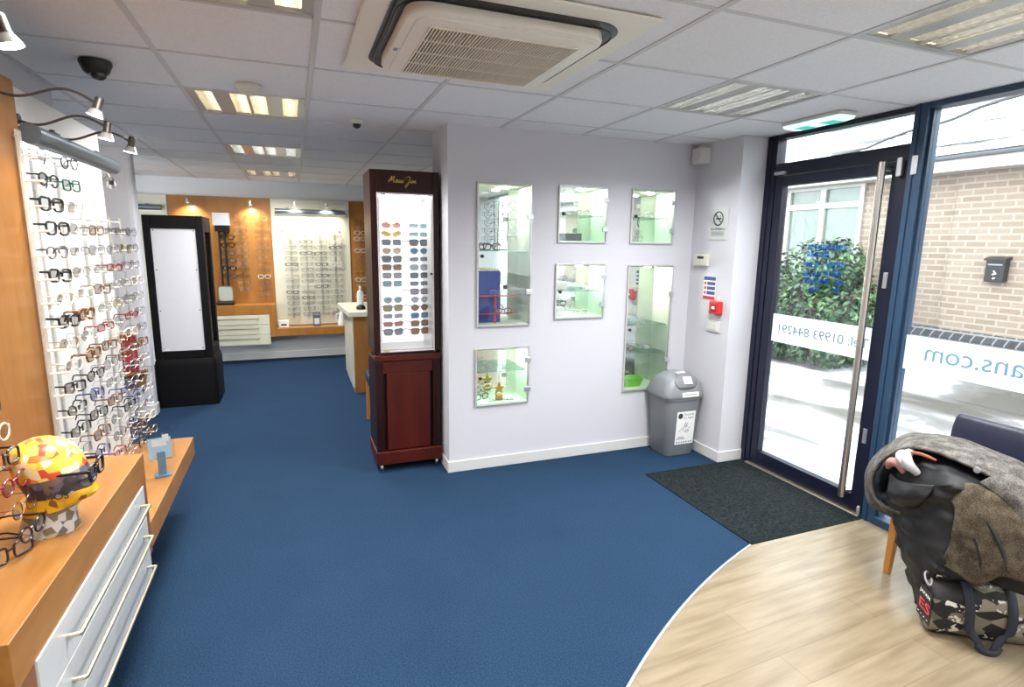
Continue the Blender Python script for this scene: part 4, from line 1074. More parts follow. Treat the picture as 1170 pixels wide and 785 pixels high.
# tall niche by the bin
niche_spec('silver wire', 'panto', 2.50, 1.013, .0, 'silver spectacles on the upper shelf of the tall niche by the bin', .09)
niche_spec('dark red', 'panto', 2.42, .793, .1, 'dark red spectacles on the lower shelf of the tall niche by the bin', .08)
niche_spec('gunmetal', 'square', 2.57, .793, -.1, 'gunmetal spectacles on the lower shelf of the tall niche by the bin', .10)
t = thing('green_dish', 'bright green plastic dish in the tall niche by the bin', 'dish', (2.46, WY+.11, .487))
MB().loft([[(p[0], p[1], .4865+z) for p in rrect(w, d, .03, 4, 2.47, WY+.105)] for w, d, z in ((.15, .10, 0), (.19, .13, .060), (.20, .14, .068), (.185, .125, .068), (.145, .095, .006))]).build('dish', M['green'], t, smooth=True)

# ================================================================== ON THE PIER
PX = 2.9
t = thing('wall_speaker', 'small white speaker box high in the corner by the ceiling', 'speaker', (PX-.04, 3.56, 2.2))
MB().box(PX-.075, PX-.001, 3.500, 3.625, 2.195, 2.310).build('case', M['white'], t, bevel=.006)
MB().lathe([(.038, 0), (.038, -.004), (.034, -.005)], (PX-.075, 3.562, 2.252), 20, 'x').build('grille', M['tbar'], t, smooth=True)
t = thing('no_smoking_sign', 'clear no smoking notice on the pier beside the door', 'sign', (PX, 3.36, 1.64))
MB().box(PX-.004, PX-.001, 3.262, 3.462, 1.642, 1.868).build('sheet', plain('sign_sheet', (.60, .62, .62), .25), t)
cy, cz = 3.362, 1.795
b = MB(); b.tube([(PX-.0045, cy+.047*math.cos(2*PI*k/28), cz+.047*math.sin(2*PI*k/28)) for k in range(28)], .0042, 6, closed=True)
b.tube([(PX-.0045, cy+.033, cz+.033), (PX-.0045, cy-.033, cz-.033)], .0038, 6)
b.box(PX-.0052, PX-.0042, cy-.030, cy+.024, cz-.006, cz+.004); b.tube([(PX-.0048, cy-.022, cz+.006), (PX-.0048, cy-.016, cz+.018), (PX-.0048, cy-.026, cz+.026)], .002, 5)
b.build('symbol', M['ink'], t)
text('NO SMOKING', 'lettering', M['ink'], t, (PX-.0042, 3.437, 1.712), FACE_MX, .022, width=.150)
b = MB()
for k in range(4): b.box(PX-.0046, PX-.0041, 3.292+.004*(k % 2), 3.432-.004*((k+1) % 2), 1.672+.0085*k, 1.6765+.0085*k)
b.build('small_print', M['inkgrey'], t)
t = thing('thermostat', 'cream thermostat box with dark display on the pier', 'thermostat', (PX, 3.5, 1.45))
MB().box(PX-.028, PX-.001, 3.425, 3.575, 1.450, 1.535).build('case', M['offwhite'], t, bevel=.005)
MB().box(PX-.0295, PX-.0275, 3.465, 3.535, 1.502, 1.520).build('display', M['dark'], t)
t = thing('fire_notice', 'blue, white and red fire action notice on the pier', 'sign', (PX, 3.405, 1.2))
MB().box(PX-.004, PX-.001, 3.338, 3.470, 1.205, 1.375).build('plate', M['paper'], t)
b = MB(); b.box(PX-.005, PX-.0042, 3.340, 3.468, 1.345, 1.373)
for k in range(3): b.box(PX-.005, PX-.0042, 3.342, 3.430, 1.240+.035*k, 1.265+.035*k)
b.build('blue_panels', M['inkblue'], t)
b = MB(); b.box(PX-.005, PX-.0042, 3.340, 3.468, 1.207, 1.228)
for k in range(3): b.box(PX-.005, PX-.0042, 3.440, 3.462, 1.243+.035*k, 1.262+.035*k)
b.build('red_panels', M['red'], t)
t = thing('fire_alarm_point', 'red fire alarm call point with a hanging tag', 'fire alarm', (PX, 3.30, 1.1))
MB().box(PX-.045, PX-.001, 3.248, 3.348, 1.105, 1.200).build('case', M['red'], t, bevel=.006)
MB().box(PX-.0475, PX-.044, 3.268, 3.328, 1.123, 1.180).build('glass_front', M['darkred'], t, bevel=.002)
MB().box(PX-.0485, PX-.0470, 3.283, 3.313, 1.143, 1.163).build('label', M['paper'], t)
MB().tube([(PX-.02, 3.290, 1.198), (PX-.022, 3.282, 1.235), (PX-.022, 3.272, 1.238), (PX-.02, 3.265, 1.198)], .003, 6).build('tag_loop', M['offwhite'], t, smooth=True)
t = thing('light_switch', 'white double light switch below the red alarm', 'light switch', (PX, 3.33, .97))
MB().box(PX-.010, PX-.001, 3.262, 3.395, .968, 1.050).build('plate', M['white'], t, bevel=.003)
b = MB()
for k in range(3): b.box(PX-.015, PX-.009, 3.283+.033*k, 3.308+.033*k, .985, 1.033)
b.build('rockers', M['offwhite'], t, bevel=.002)

# ================================================================== SWING BIN
bn = thing('swing_bin', 'grey swing-top bin with recycling poster in the corner', 'bin', (2.71, 3.50, 0))
bx, by = 2.712, 3.492
def ring(w, d, r, z, dx=0, dy=0): return [(p[0], p[1], z) for p in rrect(w, d, r, 5, bx+dx, by+dy)]
MB().loft([ring(.250, .215, .04, .001), ring(.262, .225, .04, .012), ring(.318, .268, .045, .440), ring(.334, .282, .048, .445), ring(.338, .286, .048, .465)]).build('body', M['grey_plastic'], bn, smooth=True)
ld = MB().loft([ring(.352, .292, .05, .463), ring(.358, .298, .05, .470), ring(.356, .296, .05, .492), ring(.338, .284, .06, .530), ring(.305, .262, .07, .575), ring(.255, .225, .08, .612), ring(.180, .165, .07, .634), ring(.070, .065, .03, .642)]).build('lid', M['grey_lid'], bn, smooth=True)
# swing flap: a raised shield on the front slope of the dome
fl = []
def dome(u, v):
    """point on the front of the lid: u across, v from rim (0) to top (1)"""
    zz = [.495, .530, .575, .612, .634, .643]; yy = [-.148, -.142, -.131, -.112, -.083, -.030]; ww = [.178, .169, .152, .127, .09, .035]
    q = min(max(v, 0), .999)*5; i = int(q); f = q-i
    L = lambda a: a[i]*(1-f)+a[i+1]*f
    w = L(ww)
    return Vector((bx+u*w*.86, by+L(yy)*(1-.10*u*u)-.004, L(zz)+.003))
rows = []
for j in range(9):
    v = .22+.74*j/8; half = .80*math.sin(PI*(.18+.5*min(1, j/4)))
    rows.append([dome(half*(-1+2*k/10), v - .10*(half*(-1+2*k/10))**2*0) for k in range(11)])
MB().grid(rows).build('swing_flap', M['grey_plastic'], bn, smooth=True, solid=.006)
def slab(b, c, u, v, w, h, n, th=.0012):
    c, u, v, n = Vector(c), Vector(u).normalized(), Vector(v).normalized(), Vector(n).normalized()
    P = [c+u*sx*w/2+v*sy*h/2+n*k*th for k in (0, 1) for sx, sy in ((-1, -1), (1, -1), (1, 1), (-1, 1))]
    return b.add(P, [(0, 3, 2, 1), (4, 5, 6, 7), (0, 1, 5, 4), (1, 2, 6, 5), (2, 3, 7, 6), (3, 0, 4, 7)])
b = MB(); slab(b, (bx+.03, by-.1535, .494), (1, 0, 0), (0, .12, 1), .150, .036, (0, -1, .1)); s = b.build('rim_sticker', M['paper'], bn)
b = MB(); slab(b, (bx+.03, by-.1552, .494), (1, 0, 0), (0, .12, 1), .11, .006, (0, -1, .1), .0006); b.build('print', M['inkgrey'], s)
b = MB(); slab(b, (bx+.010, by-.1315, .600), (1, -.1, 0), (0, .62, 1), .070, .058, (0, -1, .62)); s = b.build('flap_sticker', M['paper'], bn)
b = MB()
for k in (-1, 0, 1): slab(b, (bx+.010, by-.1332+.010*k, .601+.0165*k), (1, -.1, 0), (0, .62, 1), .05, .005, (0, -1, .62), .0006)
b.build('print', M['inkgrey'], s)
b = MB(); slab(b, (bx-.005, by-.060, .6465), (1, 0, 0), (0, 1, .18), .080, .028, (0, -.18, 1)); b.build('top_sticker', M['paper'], bn)
# poster on the front
lean = math.atan2(.0215, .428); px0 = bx+.022
def onfront(z): return by-.1125-.0215*(z-.012)/.428-.0018
R = Matrix.Rotation(lean, 4, 'X')
b = MB(); slab(b, (px0, onfront(.225), .225), (1, 0, 0), (0, -math.sin(lean), math.cos(lean)), .168, .262, (0, -1, -.05)); po = b.build('poster', M['paper'], bn)
FR = (PI/2+lean, 0, 0)
def fz(z): return onfront(z)-.0016
text('Recycle', 'heading', M['inkgrey'], po, (px0-.022, fz(.325), .325), FR, .026, width=.088)
text('for Sight', 'heading', M['inkgrey'], po, (px0-.022, fz(.298), .298), FR, .024, width=.088)
b = MB()
c = Vector((px0-.052, fz(.322), .322)); b.add([c+Vector((.022*math.cos(2*PI*k/20), -math.sin(lean)*.022*math.sin(2*PI*k/20), .022*math.sin(2*PI*k/20))) for k in range(20)], [tuple(range(20))])
b.build('badge', M['ink'], po)
b = MB()
rr = random.Random(5)
for k in range(16):
    x = px0+rr.uniform(-.055, .035); z = .195+rr.uniform(0, .06)*(1-abs(x-px0)/.07); slab(b, (x, fz(z), z), (1, rr.uniform(-.2, .2), rr.uniform(-.8, .8)), (0, 0, 1), rr.uniform(.015, .032), .004, (0, -1, 0), .0004)
for k in range(5): slab(b, (px0-.01+.006*k, fz(.255), .24+.01*(k % 3)), (.3, 0, 1), (1, 0, 0), .045, .003, (0, -1, 0), .0004)
b.build('sketch', M['inkgrey'], po)
b = MB()
for k in range(7): slab(b, (px0-.066+.022*k, fz(.110), .110), (1, 0, 0), (0, 0, 1), .012, .012, (0, -1, 0), .0004)
for k in range(3): slab(b, (px0-.035, fz(.135+.009*k), .135+.009*k), (1, 0, 0), (0, 0, 1), .08-.012*k, .004, (0, -1, 0), .0004)
b.build('small_print', M['inkgrey'], po)

# ================================================================== CHAIRS, COAT, BAG
def make_chair(label):
    """low-backed waiting chair facing -Y"""
    t = thing('waiting_chair', label, 'chair')
    W, D = .27, .21
    b = MB().loft([[(p[0], p[1], z) for p in rrect(w, d, .05, 4)] for w, d, z in ((.44, .40, .385), (.47, .43, .40), (.47, .43, .445), (.45, .41, .462), (.38, .34, .468))]); b.build('seat', M['navyleather'], t, smooth=True, local=True)
    lo = []
    for z, y, th, w in ((.40, .150, .05, .44), (.46, .160, .055, .46), (.60, .176, .055, .47), (.72, .190, .050, .47), (.765, .195, .045, .46), (.785, .197, .030, .44), (.790, .198, .010, .41)):
        lo.append([(p[0], p[1], z) for p in rrect(w, th, th*.45, 4, 0, y)])
    b = MB().loft(lo); b.build('backrest', M['navyleather'], t, smooth=True, local=True)
    fr = MB().box(-.20, .20, -.185, -.160, .335, .385).box(-.20, .20, .15, .175, .335, .385).box(-.215, -.19, -.185, .175, .335, .385).box(.19, .215, -.185, .175, .335, .385)
    fr.build('seat_frame', M['chairwood'], t, local=True)
    for sx in (-1, 1):
        for yt, yb in ((-.180, -.190), (.165, .185)):
            x = sx*.205
            b = MB().loft([[(x+sx*.008+a*.014, yb+c*.014, 0) for a, c in ((-1, -1), (1, -1), (1, 1), (-1, 1))], [(x+a*.022, yt+c*.020, .385) for a, c in ((-1, -1), (1, -1), (1, 1), (-1, 1))]])
            b.build('leg', M['chairwood'], t, bevel=.004, local=True)
    return t
ch = make_chair('navy waiting chair by the window, buried under a tweed coat')
ch.location = (2.880, 1.500, .005); ch.rotation_euler = (0, 0, -PI/2)
dup(ch, (2.02, .50, .005), -PI/2+.55, 'navy waiting chair whose seat corner just enters the bottom right corner')
dup(ch, (.752, 4.832, .001), -PI/2, 'chair behind the mahogany tower, only one pale leg showing')

COAT_SHELL= [[(2.55, 1.532, 0.502), (2.56, 1.578, 0.445), (2.57, 1.636, 0.408), (2.57, 1.694, 0.398), (2.56, 1.735, 0.426), (2.54, 1.744, 0.506), (2.53, 1.714, 0.599), (2.52, 1.661, 0.667), (2.52, 1.582, 0.726), (2.53, 1.479, 0.741), (2.54, 1.38, 0.727), (2.55, 1.287, 0.706), (2.56, 1.213, 0.673), (2.58, 1.115, 0.598)], [(2.525, 1.512, 0.477), (2.54, 1.561, 0.424), (2.555, 1.627, 0.393), (2.565, 1.699, 0.381), (2.57, 1.753, 0.403), (2.57, 1.778, 0.488), (2.575, 1.759, 0.582), (2.585, 1.715, 0.657), (2.6, 1.639, 0.727), (2.615, 1.531, 0.752), (2.62, 1.42, 0.75), (2.625, 1.32, 0.733), (2.63, 1.24, 0.71), (2.64, 1.135, 0.648)], [(2.6, 1.552, 0.408), (2.62, 1.606, 0.356), (2.64, 1.683, 0.329), (2.66, 1.775, 0.314), (2.68, 1.848, 0.329), (2.7, 1.89, 0.422), (2.72, 1.88, 0.524), (2.75, 1.839, 0.61), (2.78, 1.762, 0.697), (2.8, 1.641, 0.735), (2.8, 1.508, 0.747), (2.8, 1.397, 0.734), (2.8, 1.306, 0.721), (2.8, 1.19, 0.669)], [(2.75, 1.618, 0.342), (2.78, 1.679, 0.284), (2.82, 1.771, 0.246), (2.86, 1.871, 0.225), (2.9, 1.947, 0.248), (2.92, 1.988, 0.329), (2.95, 1.982, 0.419), (2.95, 1.916, 0.504), (2.97, 1.842, 0.577), (2.97, 1.708, 0.63), (2.97, 1.577, 0.642), (2.97, 1.463, 0.625), (2.97, 1.375, 0.597), (2.97, 1.251, 0.542)]]
COAT_LINING= [[(2.55, 1.532, 0.502), (2.56, 1.578, 0.445), (2.57, 1.636, 0.408), (2.57, 1.694, 0.398), (2.56, 1.735, 0.426), (2.54, 1.744, 0.506), (2.53, 1.714, 0.599), (2.52, 1.661, 0.667), (2.52, 1.582, 0.726), (2.53, 1.479, 0.741)], [(2.65, 1.596, 0.468), (2.66, 1.638, 0.417), (2.67, 1.692, 0.382), (2.67, 1.745, 0.374), (2.66, 1.78, 0.4), (2.64, 1.788, 0.473), (2.63, 1.76, 0.558), (2.62, 1.712, 0.621), (2.62, 1.64, 0.674), (2.63, 1.546, 0.689)], [(2.75, 1.665, 0.449), (2.76, 1.697, 0.412), (2.77, 1.737, 0.387), (2.77, 1.773, 0.382), (2.76, 1.796, 0.402), (2.74, 1.797, 0.455), (2.73, 1.776, 0.515), (2.72, 1.741, 0.56), (2.72, 1.691, 0.598), (2.73, 1.626, 0.609)], [(2.85, 1.738, 0.438), (2.86, 1.755, 0.42), (2.87, 1.775, 0.407), (2.87, 1.791, 0.406), (2.86, 1.796, 0.417), (2.84, 1.79, 0.444), (2.83, 1.778, 0.471), (2.82, 1.76, 0.493), (2.82, 1.738, 0.509), (2.83, 1.713, 0.512)]]
JACKET= [[(2.6, 1.648, 0.641), (2.57, 1.554, 0.697), (2.57, 1.463, 0.703), (2.57, 1.377, 0.693), (2.58, 1.299, 0.674), (2.6, 1.215, 0.644)], [(2.54, 1.642, 0.54), (2.49, 1.527, 0.616), (2.48, 1.417, 0.651), (2.5, 1.332, 0.668), (2.53, 1.264, 0.663), (2.58, 1.201, 0.617)], [(2.56, 1.685, 0.448), (2.47, 1.52, 0.52), (2.45, 1.406, 0.582), (2.47, 1.339, 0.617), (2.51, 1.283, 0.621), (2.57, 1.191, 0.58)], [(2.58, 1.664, 0.371), (2.49, 1.515, 0.445), (2.46, 1.411, 0.523), (2.47, 1.34, 0.555), (2.51, 1.288, 0.543), (2.57, 1.208, 0.498)], [(2.57, 1.63, 0.3), (2.47, 1.49, 0.361), (2.44, 1.393, 0.433), (2.46, 1.328, 0.463), (2.51, 1.292, 0.457), (2.57, 1.225, 0.413)], [(2.55, 1.57, 0.204), (2.46, 1.462, 0.262), (2.43, 1.378, 0.324), (2.45, 1.322, 0.368), (2.5, 1.292, 0.366), (2.56, 1.241, 0.348)], [(2.54, 1.52, 0.125), (2.46, 1.437, 0.16), (2.43, 1.363, 0.212), (2.45, 1.321, 0.266), (2.5, 1.294, 0.287), (2.56, 1.251, 0.304)], [(2.53, 1.479, 0.048), (2.47, 1.413, 0.072), (2.45, 1.355, 0.115), (2.47, 1.325, 0.162), (2.51, 1.295, 0.205), (2.56, 1.258, 0.248)]]
FLAP= [[(2.5, 1.41, 0.581), (2.5, 1.347, 0.658), (2.51, 1.276, 0.676), (2.53, 1.209, 0.651), (2.56, 1.116, 0.583)], [(2.455, 1.333, 0.569), (2.45, 1.285, 0.611), (2.46, 1.224, 0.612), (2.49, 1.172, 0.582), (2.54, 1.097, 0.518)], [(2.445, 1.321, 0.477), (2.44, 1.265, 0.514), (2.45, 1.205, 0.521), (2.48, 1.149, 0.502), (2.53, 1.083, 0.457)], [(2.44, 1.331, 0.38), (2.435, 1.265, 0.402), (2.445, 1.195, 0.425), (2.475, 1.137, 0.437), (2.52, 1.072, 0.419)], [(2.445, 1.352, 0.316), (2.44, 1.275, 0.311), (2.44, 1.208, 0.306), (2.475, 1.153, 0.369), (2.52, 1.078, 0.369)]]
def catmull(P, m):
    """smooth one row of points"""
    out = []; n = len(P)
    for i in range(n-1):
        p0, p1, p2, p3 = (Vector(P[max(i-1, 0)]), Vector(P[i]), Vector(P[i+1]), Vector(P[min(i+2, n-1)]))
        for k in range(m):
            u = k/m
            out.append(.5*(2*p1+(p2-p0)*u+(2*p0-5*p1+4*p2-p3)*u*u+(3*p1-p0-3*p2+p3)*u**3))
    out.append(Vector(P[-1])); return out
from mathutils import noise as mn
def cloth(rows, mu=5, mv=5, amp=.006, freq=9., seed=0., stretch=(1, 1, 1), ridge=False):
    R = [catmull(r, mu) for r in rows]
    Cc = [catmull([r[k] for r in R], mv) for k in range(len(R[0]))]
    G = [[Cc[k][j] for k in range(len(Cc))] for j in range(len(Cc[0]))]
    out = []
    for j in range(len(G)):
        row = []
        for k in range(len(G[0])):
            du = G[j][min(k+1, len(G[0])-1)]-G[j][max(k-1, 0)]; dv = G[min(j+1, len(G)-1)][k]-G[max(j-1, 0)][k]
            nrm = du.cross(dv); nrm = nrm.normalized() if nrm.length > 1e-9 else Vector((0, 0, 1))
            p = G[j][k]; q = Vector((p.x*stretch[0]*freq, p.y*stretch[1]*freq, p.z*stretch[2]*freq+seed))
            h = mn.noise(q) + .5*mn.noise(q*2.1)
            if ridge: h = (1-abs(h)*2)
            row.append(p+nrm*amp*h)
        out.append(row)
    return out
def weave(name, c1, c2, c3, scale=330, bump=.5, rough=.95, big=None):
    m, n, l, out = nt(name); b = pbsdf(n, c1, rough, spec=.1)
    tc = n.new('ShaderNodeTexCoord')
    w1 = n.new('ShaderNodeTexNoise'); w1.inputs['Scale'].default_value = scale; w1.inputs['Detail'].default_value = 2
    w2 = n.new('ShaderNodeTexNoise'); w2.inputs['Scale'].default_value = 22; w2.inputs['Detail'].default_value = 4
    l.new(tc.outputs['Object'], w1.inputs['Vector']); l.new(tc.outputs['Object'], w2.inputs['Vector'])
    ad = n.new('ShaderNodeMath'); ad.operation = 'MULTIPLY_ADD'; ad.inputs[1].default_value = .45; l.new(w2.outputs['Fac'], ad.inputs[0])
    m2 = n.new('ShaderNodeMath'); m2.operation = 'MULTIPLY'; m2.inputs[1].default_value = .55; l.new(w1.outputs['Fac'], m2.inputs[0]); l.new(m2.outputs[0], ad.inputs[2])
    r = ramp(n, [(.40, c1), (.50, c2), (.60, c3)]); l.new(ad.outputs[0], r.inputs[0]); l.new(r.outputs[0], b.inputs['Base Color'])
    bp = n.new('ShaderNodeBump'); bp.inputs['Strength'].default_value = bump; bp.inputs['Distance'].default_value = .003; l.new(w1.outputs['Fac'], bp.inputs['Height']); l.new(bp.outputs['Normal'], b.inputs['Normal'])
    l.new(b.outputs[0], out.inputs[0]); return m
TW = weave('grey_tweed', (.050, .045, .040), (.105, .098, .088), (.20, .19, .178))
TB = weave('brown_tweed_inside', (.034, .027, .018), (.070, .057, .039), (.125, .105, .076))
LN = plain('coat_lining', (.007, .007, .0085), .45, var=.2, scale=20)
JK = plain('black_shell_fabric', (.0075, .008, .0100), .55, var=.25, scale=25, spec=.4)
coat = thing('tweed_coat', 'grey tweed coat heaped over the window chair', 'coat', (2.72, 1.45, .47))
MB().grid(cloth(COAT_SHELL, 5, 6, .006, 9)).build('outer_cloth', TW, coat, smooth=True, solid=.012)
MB().grid(cloth(COAT_LINING, 4, 4, .012, 14, 3)).build('lining', LN, coat, smooth=True, solid=.004)
MB().grid(cloth(FLAP, 6, 6, .008, 10, 5)).build('hanging_flap', TB, coat, smooth=True, solid=.012)
lap = [[(2.500, 1.290, .690), (2.515, 1.230, .660), (2.53, 1.17, .61), (2.54, 1.115, .545), (2.55, 1.085, .47)], [(2.520, 1.262, .722), (2.53, 1.20, .692), (2.545, 1.14, .640), (2.555, 1.09, .570), (2.565, 1.06, .48)], [(2.58, 1.23, .735), (2.60, 1.17, .70), (2.61, 1.11, .65), (2.62, 1.07, .58), (2.63, 1.03, .49)]]
MB().grid(cloth(lap, 6, 6, .004, 12, 8)).build('lapel', TW, coat, smooth=True, solid=.012)
MB().lathe([(.001, .006), (.010, .006), (.013, .002), (.012, -.003), (.001, -.004)], (2.502, 1.307, .7335), 14, 'x').build('button', M['inkgrey'], coat, smooth=True)
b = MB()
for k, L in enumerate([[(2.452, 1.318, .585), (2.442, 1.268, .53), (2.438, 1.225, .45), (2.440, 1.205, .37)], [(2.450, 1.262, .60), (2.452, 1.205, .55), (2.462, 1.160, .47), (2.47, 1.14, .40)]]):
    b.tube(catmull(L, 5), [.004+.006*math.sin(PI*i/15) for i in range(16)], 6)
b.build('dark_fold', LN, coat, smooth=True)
JACKET = [[(x+.13, y+.03, z+.03) for x, y, z in JACKET[0]]] + [[(x, y, max(z, .255) if y < 1.40 else z) for x, y, z in r] for r in JACKET]
jk = thing('black_jacket', 'black shell jacket hanging from the coat heap to the bag', 'jacket', (2.47, 1.45, .02))
MB().grid(cloth(JACKET, 7, 6, .013, 9, 1, (1, .7, 2.0), True)).build('shell', JK, jk, smooth=True, solid=.008)
slv = [[(2.55, 1.665, .50), (2.52, 1.63, .46), (2.50, 1.575, .455), (2.50, 1.52, .47)], [(2.53, 1.66, .545), (2.46, 1.60, .52), (2.43, 1.52, .53), (2.44, 1.44, .56)], [(2.53, 1.645, .575), (2.475, 1.575, .58), (2.45, 1.50, .60), (2.46, 1.42, .625)]]
MB().grid(cloth(slv, 7, 6, .006, 14, 2, (1, 1, 1), True)).build('cuff', JK, jk, smooth=True, solid=.008)
hem = [[(2.565, 1.31, .44), (2.58, 1.24, .44), (2.60, 1.16, .44), (2.61, 1.06, .44)], [(2.56, 1.31, .35), (2.575, 1.24, .35), (2.595, 1.16, .35), (2.61, 1.06, .35)], [(2.57, 1.33, .262), (2.58, 1.26, .262), (2.60, 1.17, .262), (2.62, 1.06, .262)]]
MB().grid(cloth(hem, 6, 7, .014, 10, 6, (1, 1, .6), True)).build('hem', JK, jk, smooth=True, solid=.008)
sf = thing('scarf', 'pale pink and white scarf tucked in the coat mouth', 'scarf', (2.49, 1.57, .6))
b = MB(); b.tube(catmull([(2.53, 1.672, .598), (2.495, 1.640, .640), (2.485, 1.60, .650), (2.49, 1.575, .615)], 6), [.010+.011*math.sin(PI*i/18) for i in range(19)], 10); b.build('pink_fold', plain('pink_knit', (.40, .20, .175), .9, bump=.4, scale=120), sf, smooth=True)
b = MB()
for A in ([(2.545, 1.615, .690), (2.492, 1.600, .688), (2.478, 1.575, .668), (2.50, 1.556, .640)], [(2.54, 1.585, .706), (2.487, 1.572, .698), (2.472, 1.545, .668), (2.50, 1.525, .632)]):
    b.tube(catmull(A, 6), [.012+.009*math.sin(PI*(i+3)/24) for i in range(19)], 10)
b.build('white_fold', plain('white_knit', (.50, .50, .52), .9, bump=.4, scale=120), sf, smooth=True)
b = MB(); b.tube(catmull([(2.50, 1.575, .712), (2.50, 1.52, .722), (2.505, 1.46, .716)], 6), [.004+.004*math.sin(PI*i/12) for i in range(13)], 8); b.build('rust_edge', plain('rust_knit', (.26, .085, .045), .9), sf, smooth=True)

# holdall on the floor
bg = thing('holdall', 'printed khaki and black holdall on the timber floor before the chair', 'bag', (2.345, 1.352, .0045))
bg.rotation_euler = (0, 0, math.atan2(-.558, .83))
LB, DB, HB = .60, .128, .235
lo = []
for s, k in ((.0, .80), (.004, .90), (.02, .97), (.06, 1.), (.5, 1.03), (.94, 1.), (.98, .97), (.996, .90), (1., .80)):
    ring_ = rrect(DB*k, HB*k, .07*k, 5, DB/2, HB/2)
    lo.append([(.058+s*(LB-.058), y, max(.001, z) + .008*mn.noise(Vector((s*6, y*9, z*9)))*(1 if z > .05 else 0)) for y, z in ring_])
def bagmat():
    m, n, l, out = nt('printed_canvas'); b = pbsdf(n, (.2, .2, .2), .7, spec=.3)
    tc = n.new('ShaderNodeTexCoord'); mp = n.new('ShaderNodeMapping'); mp.inputs['Scale'].default_value = (15, 15, 26)
    vo = n.new('ShaderNodeTexVoronoi'); vo.inputs['Scale'].default_value = 1.; l.new(tc.outputs['Object'], mp.inputs[0]); l.new(mp.outputs[0], vo.inputs['Vector'])
    se = n.new('ShaderNodeSeparateColor'); l.new(vo.outputs['Color'], se.inputs[0])
    r1 = ramp(n, [(0, (.015, .015, .015)), (.30, (.15, .14, .105)), (.55, (.21, .19, .145)), (.78, (.02, .02, .02)), (.90, (.10, .095, .075))], 'CONSTANT'); l.new(se.outputs[0], r1.inputs[0])
    nz = n.new('ShaderNodeTexNoise'); nz.inputs['Scale'].default_value = 34; nz.inputs['Detail'].default_value = 5; nz.inputs['Distortion'].default_value = 1.2; l.new(tc.outputs['Object'], nz.inputs['Vector'])
    r2 = ramp(n, [(.0, (0, 0, 0)), (.56, (1, 1, 1))], 'CONSTANT'); l.new(nz.outputs['Fac'], r2.inputs[0])
    lt = n.new('ShaderNodeMath'); lt.operation = 'GREATER_THAN'; lt.inputs[1].default_value = .72; l.new(se.outputs[1], lt.inputs[0])
    mu = n.new('ShaderNodeMath'); mu.operation = 'MULTIPLY'; l.new(lt.outputs[0], mu.inputs[0]); l.new(r2.outputs[0], mu.inputs[1])
    mx = n.new('ShaderNodeMix'); mx.data_type = 'RGBA'; l.new(mu.outputs[0], mx.inputs[0]); l.new(r1.outputs[0], mx.inputs[6]); mx.inputs[7].default_value = (.62, .60, .55, 1)
    l.new(mx.outputs[2], b.inputs['Base Color']); l.new(b.outputs[0], out.inputs[0]); return m
MB().loft(lo).build('body', bagmat(), bg, smooth=True, local=True)
NV = plain('navy_webbing', (.011, .013, .024), .75, scale=150, bump=.3)
def strap(path, w, th, nm, front=True):
    P = catmull(path, 6); rows = []
    for p in P: rows.append([p+Vector((-w/2, 0, 0)), p+Vector((w/2, 0, 0))])
    return MB().grid(rows).build(nm, NV, bg, smooth=True, local=True, solid=th)
strap([(.175, .075, HB+.012), (.178, .04, HB+.004), (.180, -.010, HB*.72), (.183, -.020, HB*.35), (.195, -.026, .06), (.225, -.050, .012)], .034, .006, 'handle')
strap([(.335, .075, HB+.012), (.333, .04, HB+.004), (.330, -.010, HB*.72), (.325, -.020, HB*.35), (.295, -.026, .06), (.265, -.050, .012)], .034, .006, 'handle')
b = MB(); b.tube(catmull([(.205, -.040, .022), (.225, -.056, .010), (.245, -.060, .008), (.268, -.054, .010), (.288, -.038, .022)], 5), .012, 8); b.build('handle_grip', NV, bg, smooth=True, local=True)
strap([(.178, .08, HB+.010), (.20, .11, HB+.024), (.25, .125, HB+.022), (.31, .11, HB+.014)], .034, .006, 'rear_handle')
b = MB(); b.tube([(.09, .065, HB+.004), (.56, .065, HB+.008)], .006, 6); b.build('zip', M['dark'], bg, local=True)
b = MB(); b.tube([(.055+.012*math.cos(a), .065+.02*math.sin(a), HB-.005+.02*math.sin(a)) for a in [2*PI*k/12 for k in range(12)]], .004, 6, closed=True); b.build('ring', M['inkgrey'], bg, local=True)
MB().box(.0535, .0545, .012, .116, .045, .185).build('print_panel', plain('black_print', (.015, .015, .015), .6), bg, local=True)
def ltext(body, mat, y, z, size, width):
    o = text(body, 'lettering', mat, None, (0, 0, 0), (PI/2, 0, 0), size, width=width); o.parent = bg; o.location = (.0528, y, z); o.rotation_euler = FACE_MX; return o
ltext('ES', plain('red_print', (.75, .05, .08), .5), .108, .085, .062, .085)
ltext('JAPAN', M['paper'], .108, .150, .020, .085)
ltext('- - - -', M['paper'], .108, .055, .020, .085)

# ================================================================== OUTSIDE
from mathutils import noise as mnn
def mn2(t): return mnn.noise(Vector((t, 3.1, 1.7)))
struct(MB().box(GX+.05, 22, -12, 26, -.16, -.10).build('ground', M['snow']))
struct(MB().box(GX-.03, GX+.40, -1.5, 4.1, -.10, -.012).build('pavement_step', plain('concrete', (.45, .44, .42), .8)))
BXW = 7.6
rb = random.Random(9); bank = MB(); rows_ = []
for k in range(141):
    y = -8+16.2*k/140; h = .10+.10*mn2(y*1.3)+.05*mn2(y*5); w_ = .35+.25*mn2(y*.9+7)
    rows_.append([(BXW-.15, y, -.10), (BXW-.16, y, h), (BXW-.24-w_*.4, y, max(-.09, h*.8-.02)), (BXW-.30-w_, y, -.095), (BXW-.35-w_, y, -.11)])
bk = bank.grid(rows_).build('snow_bank', M['snow'], smooth=True); tag(bk, 'low bank of snow along the foot of the brick building', 'snow', kind='stuff')
bd = thing('brick_building', 'buff brick building with snowy roof across the yard', 'building', (BXW+1, 4, -.1))
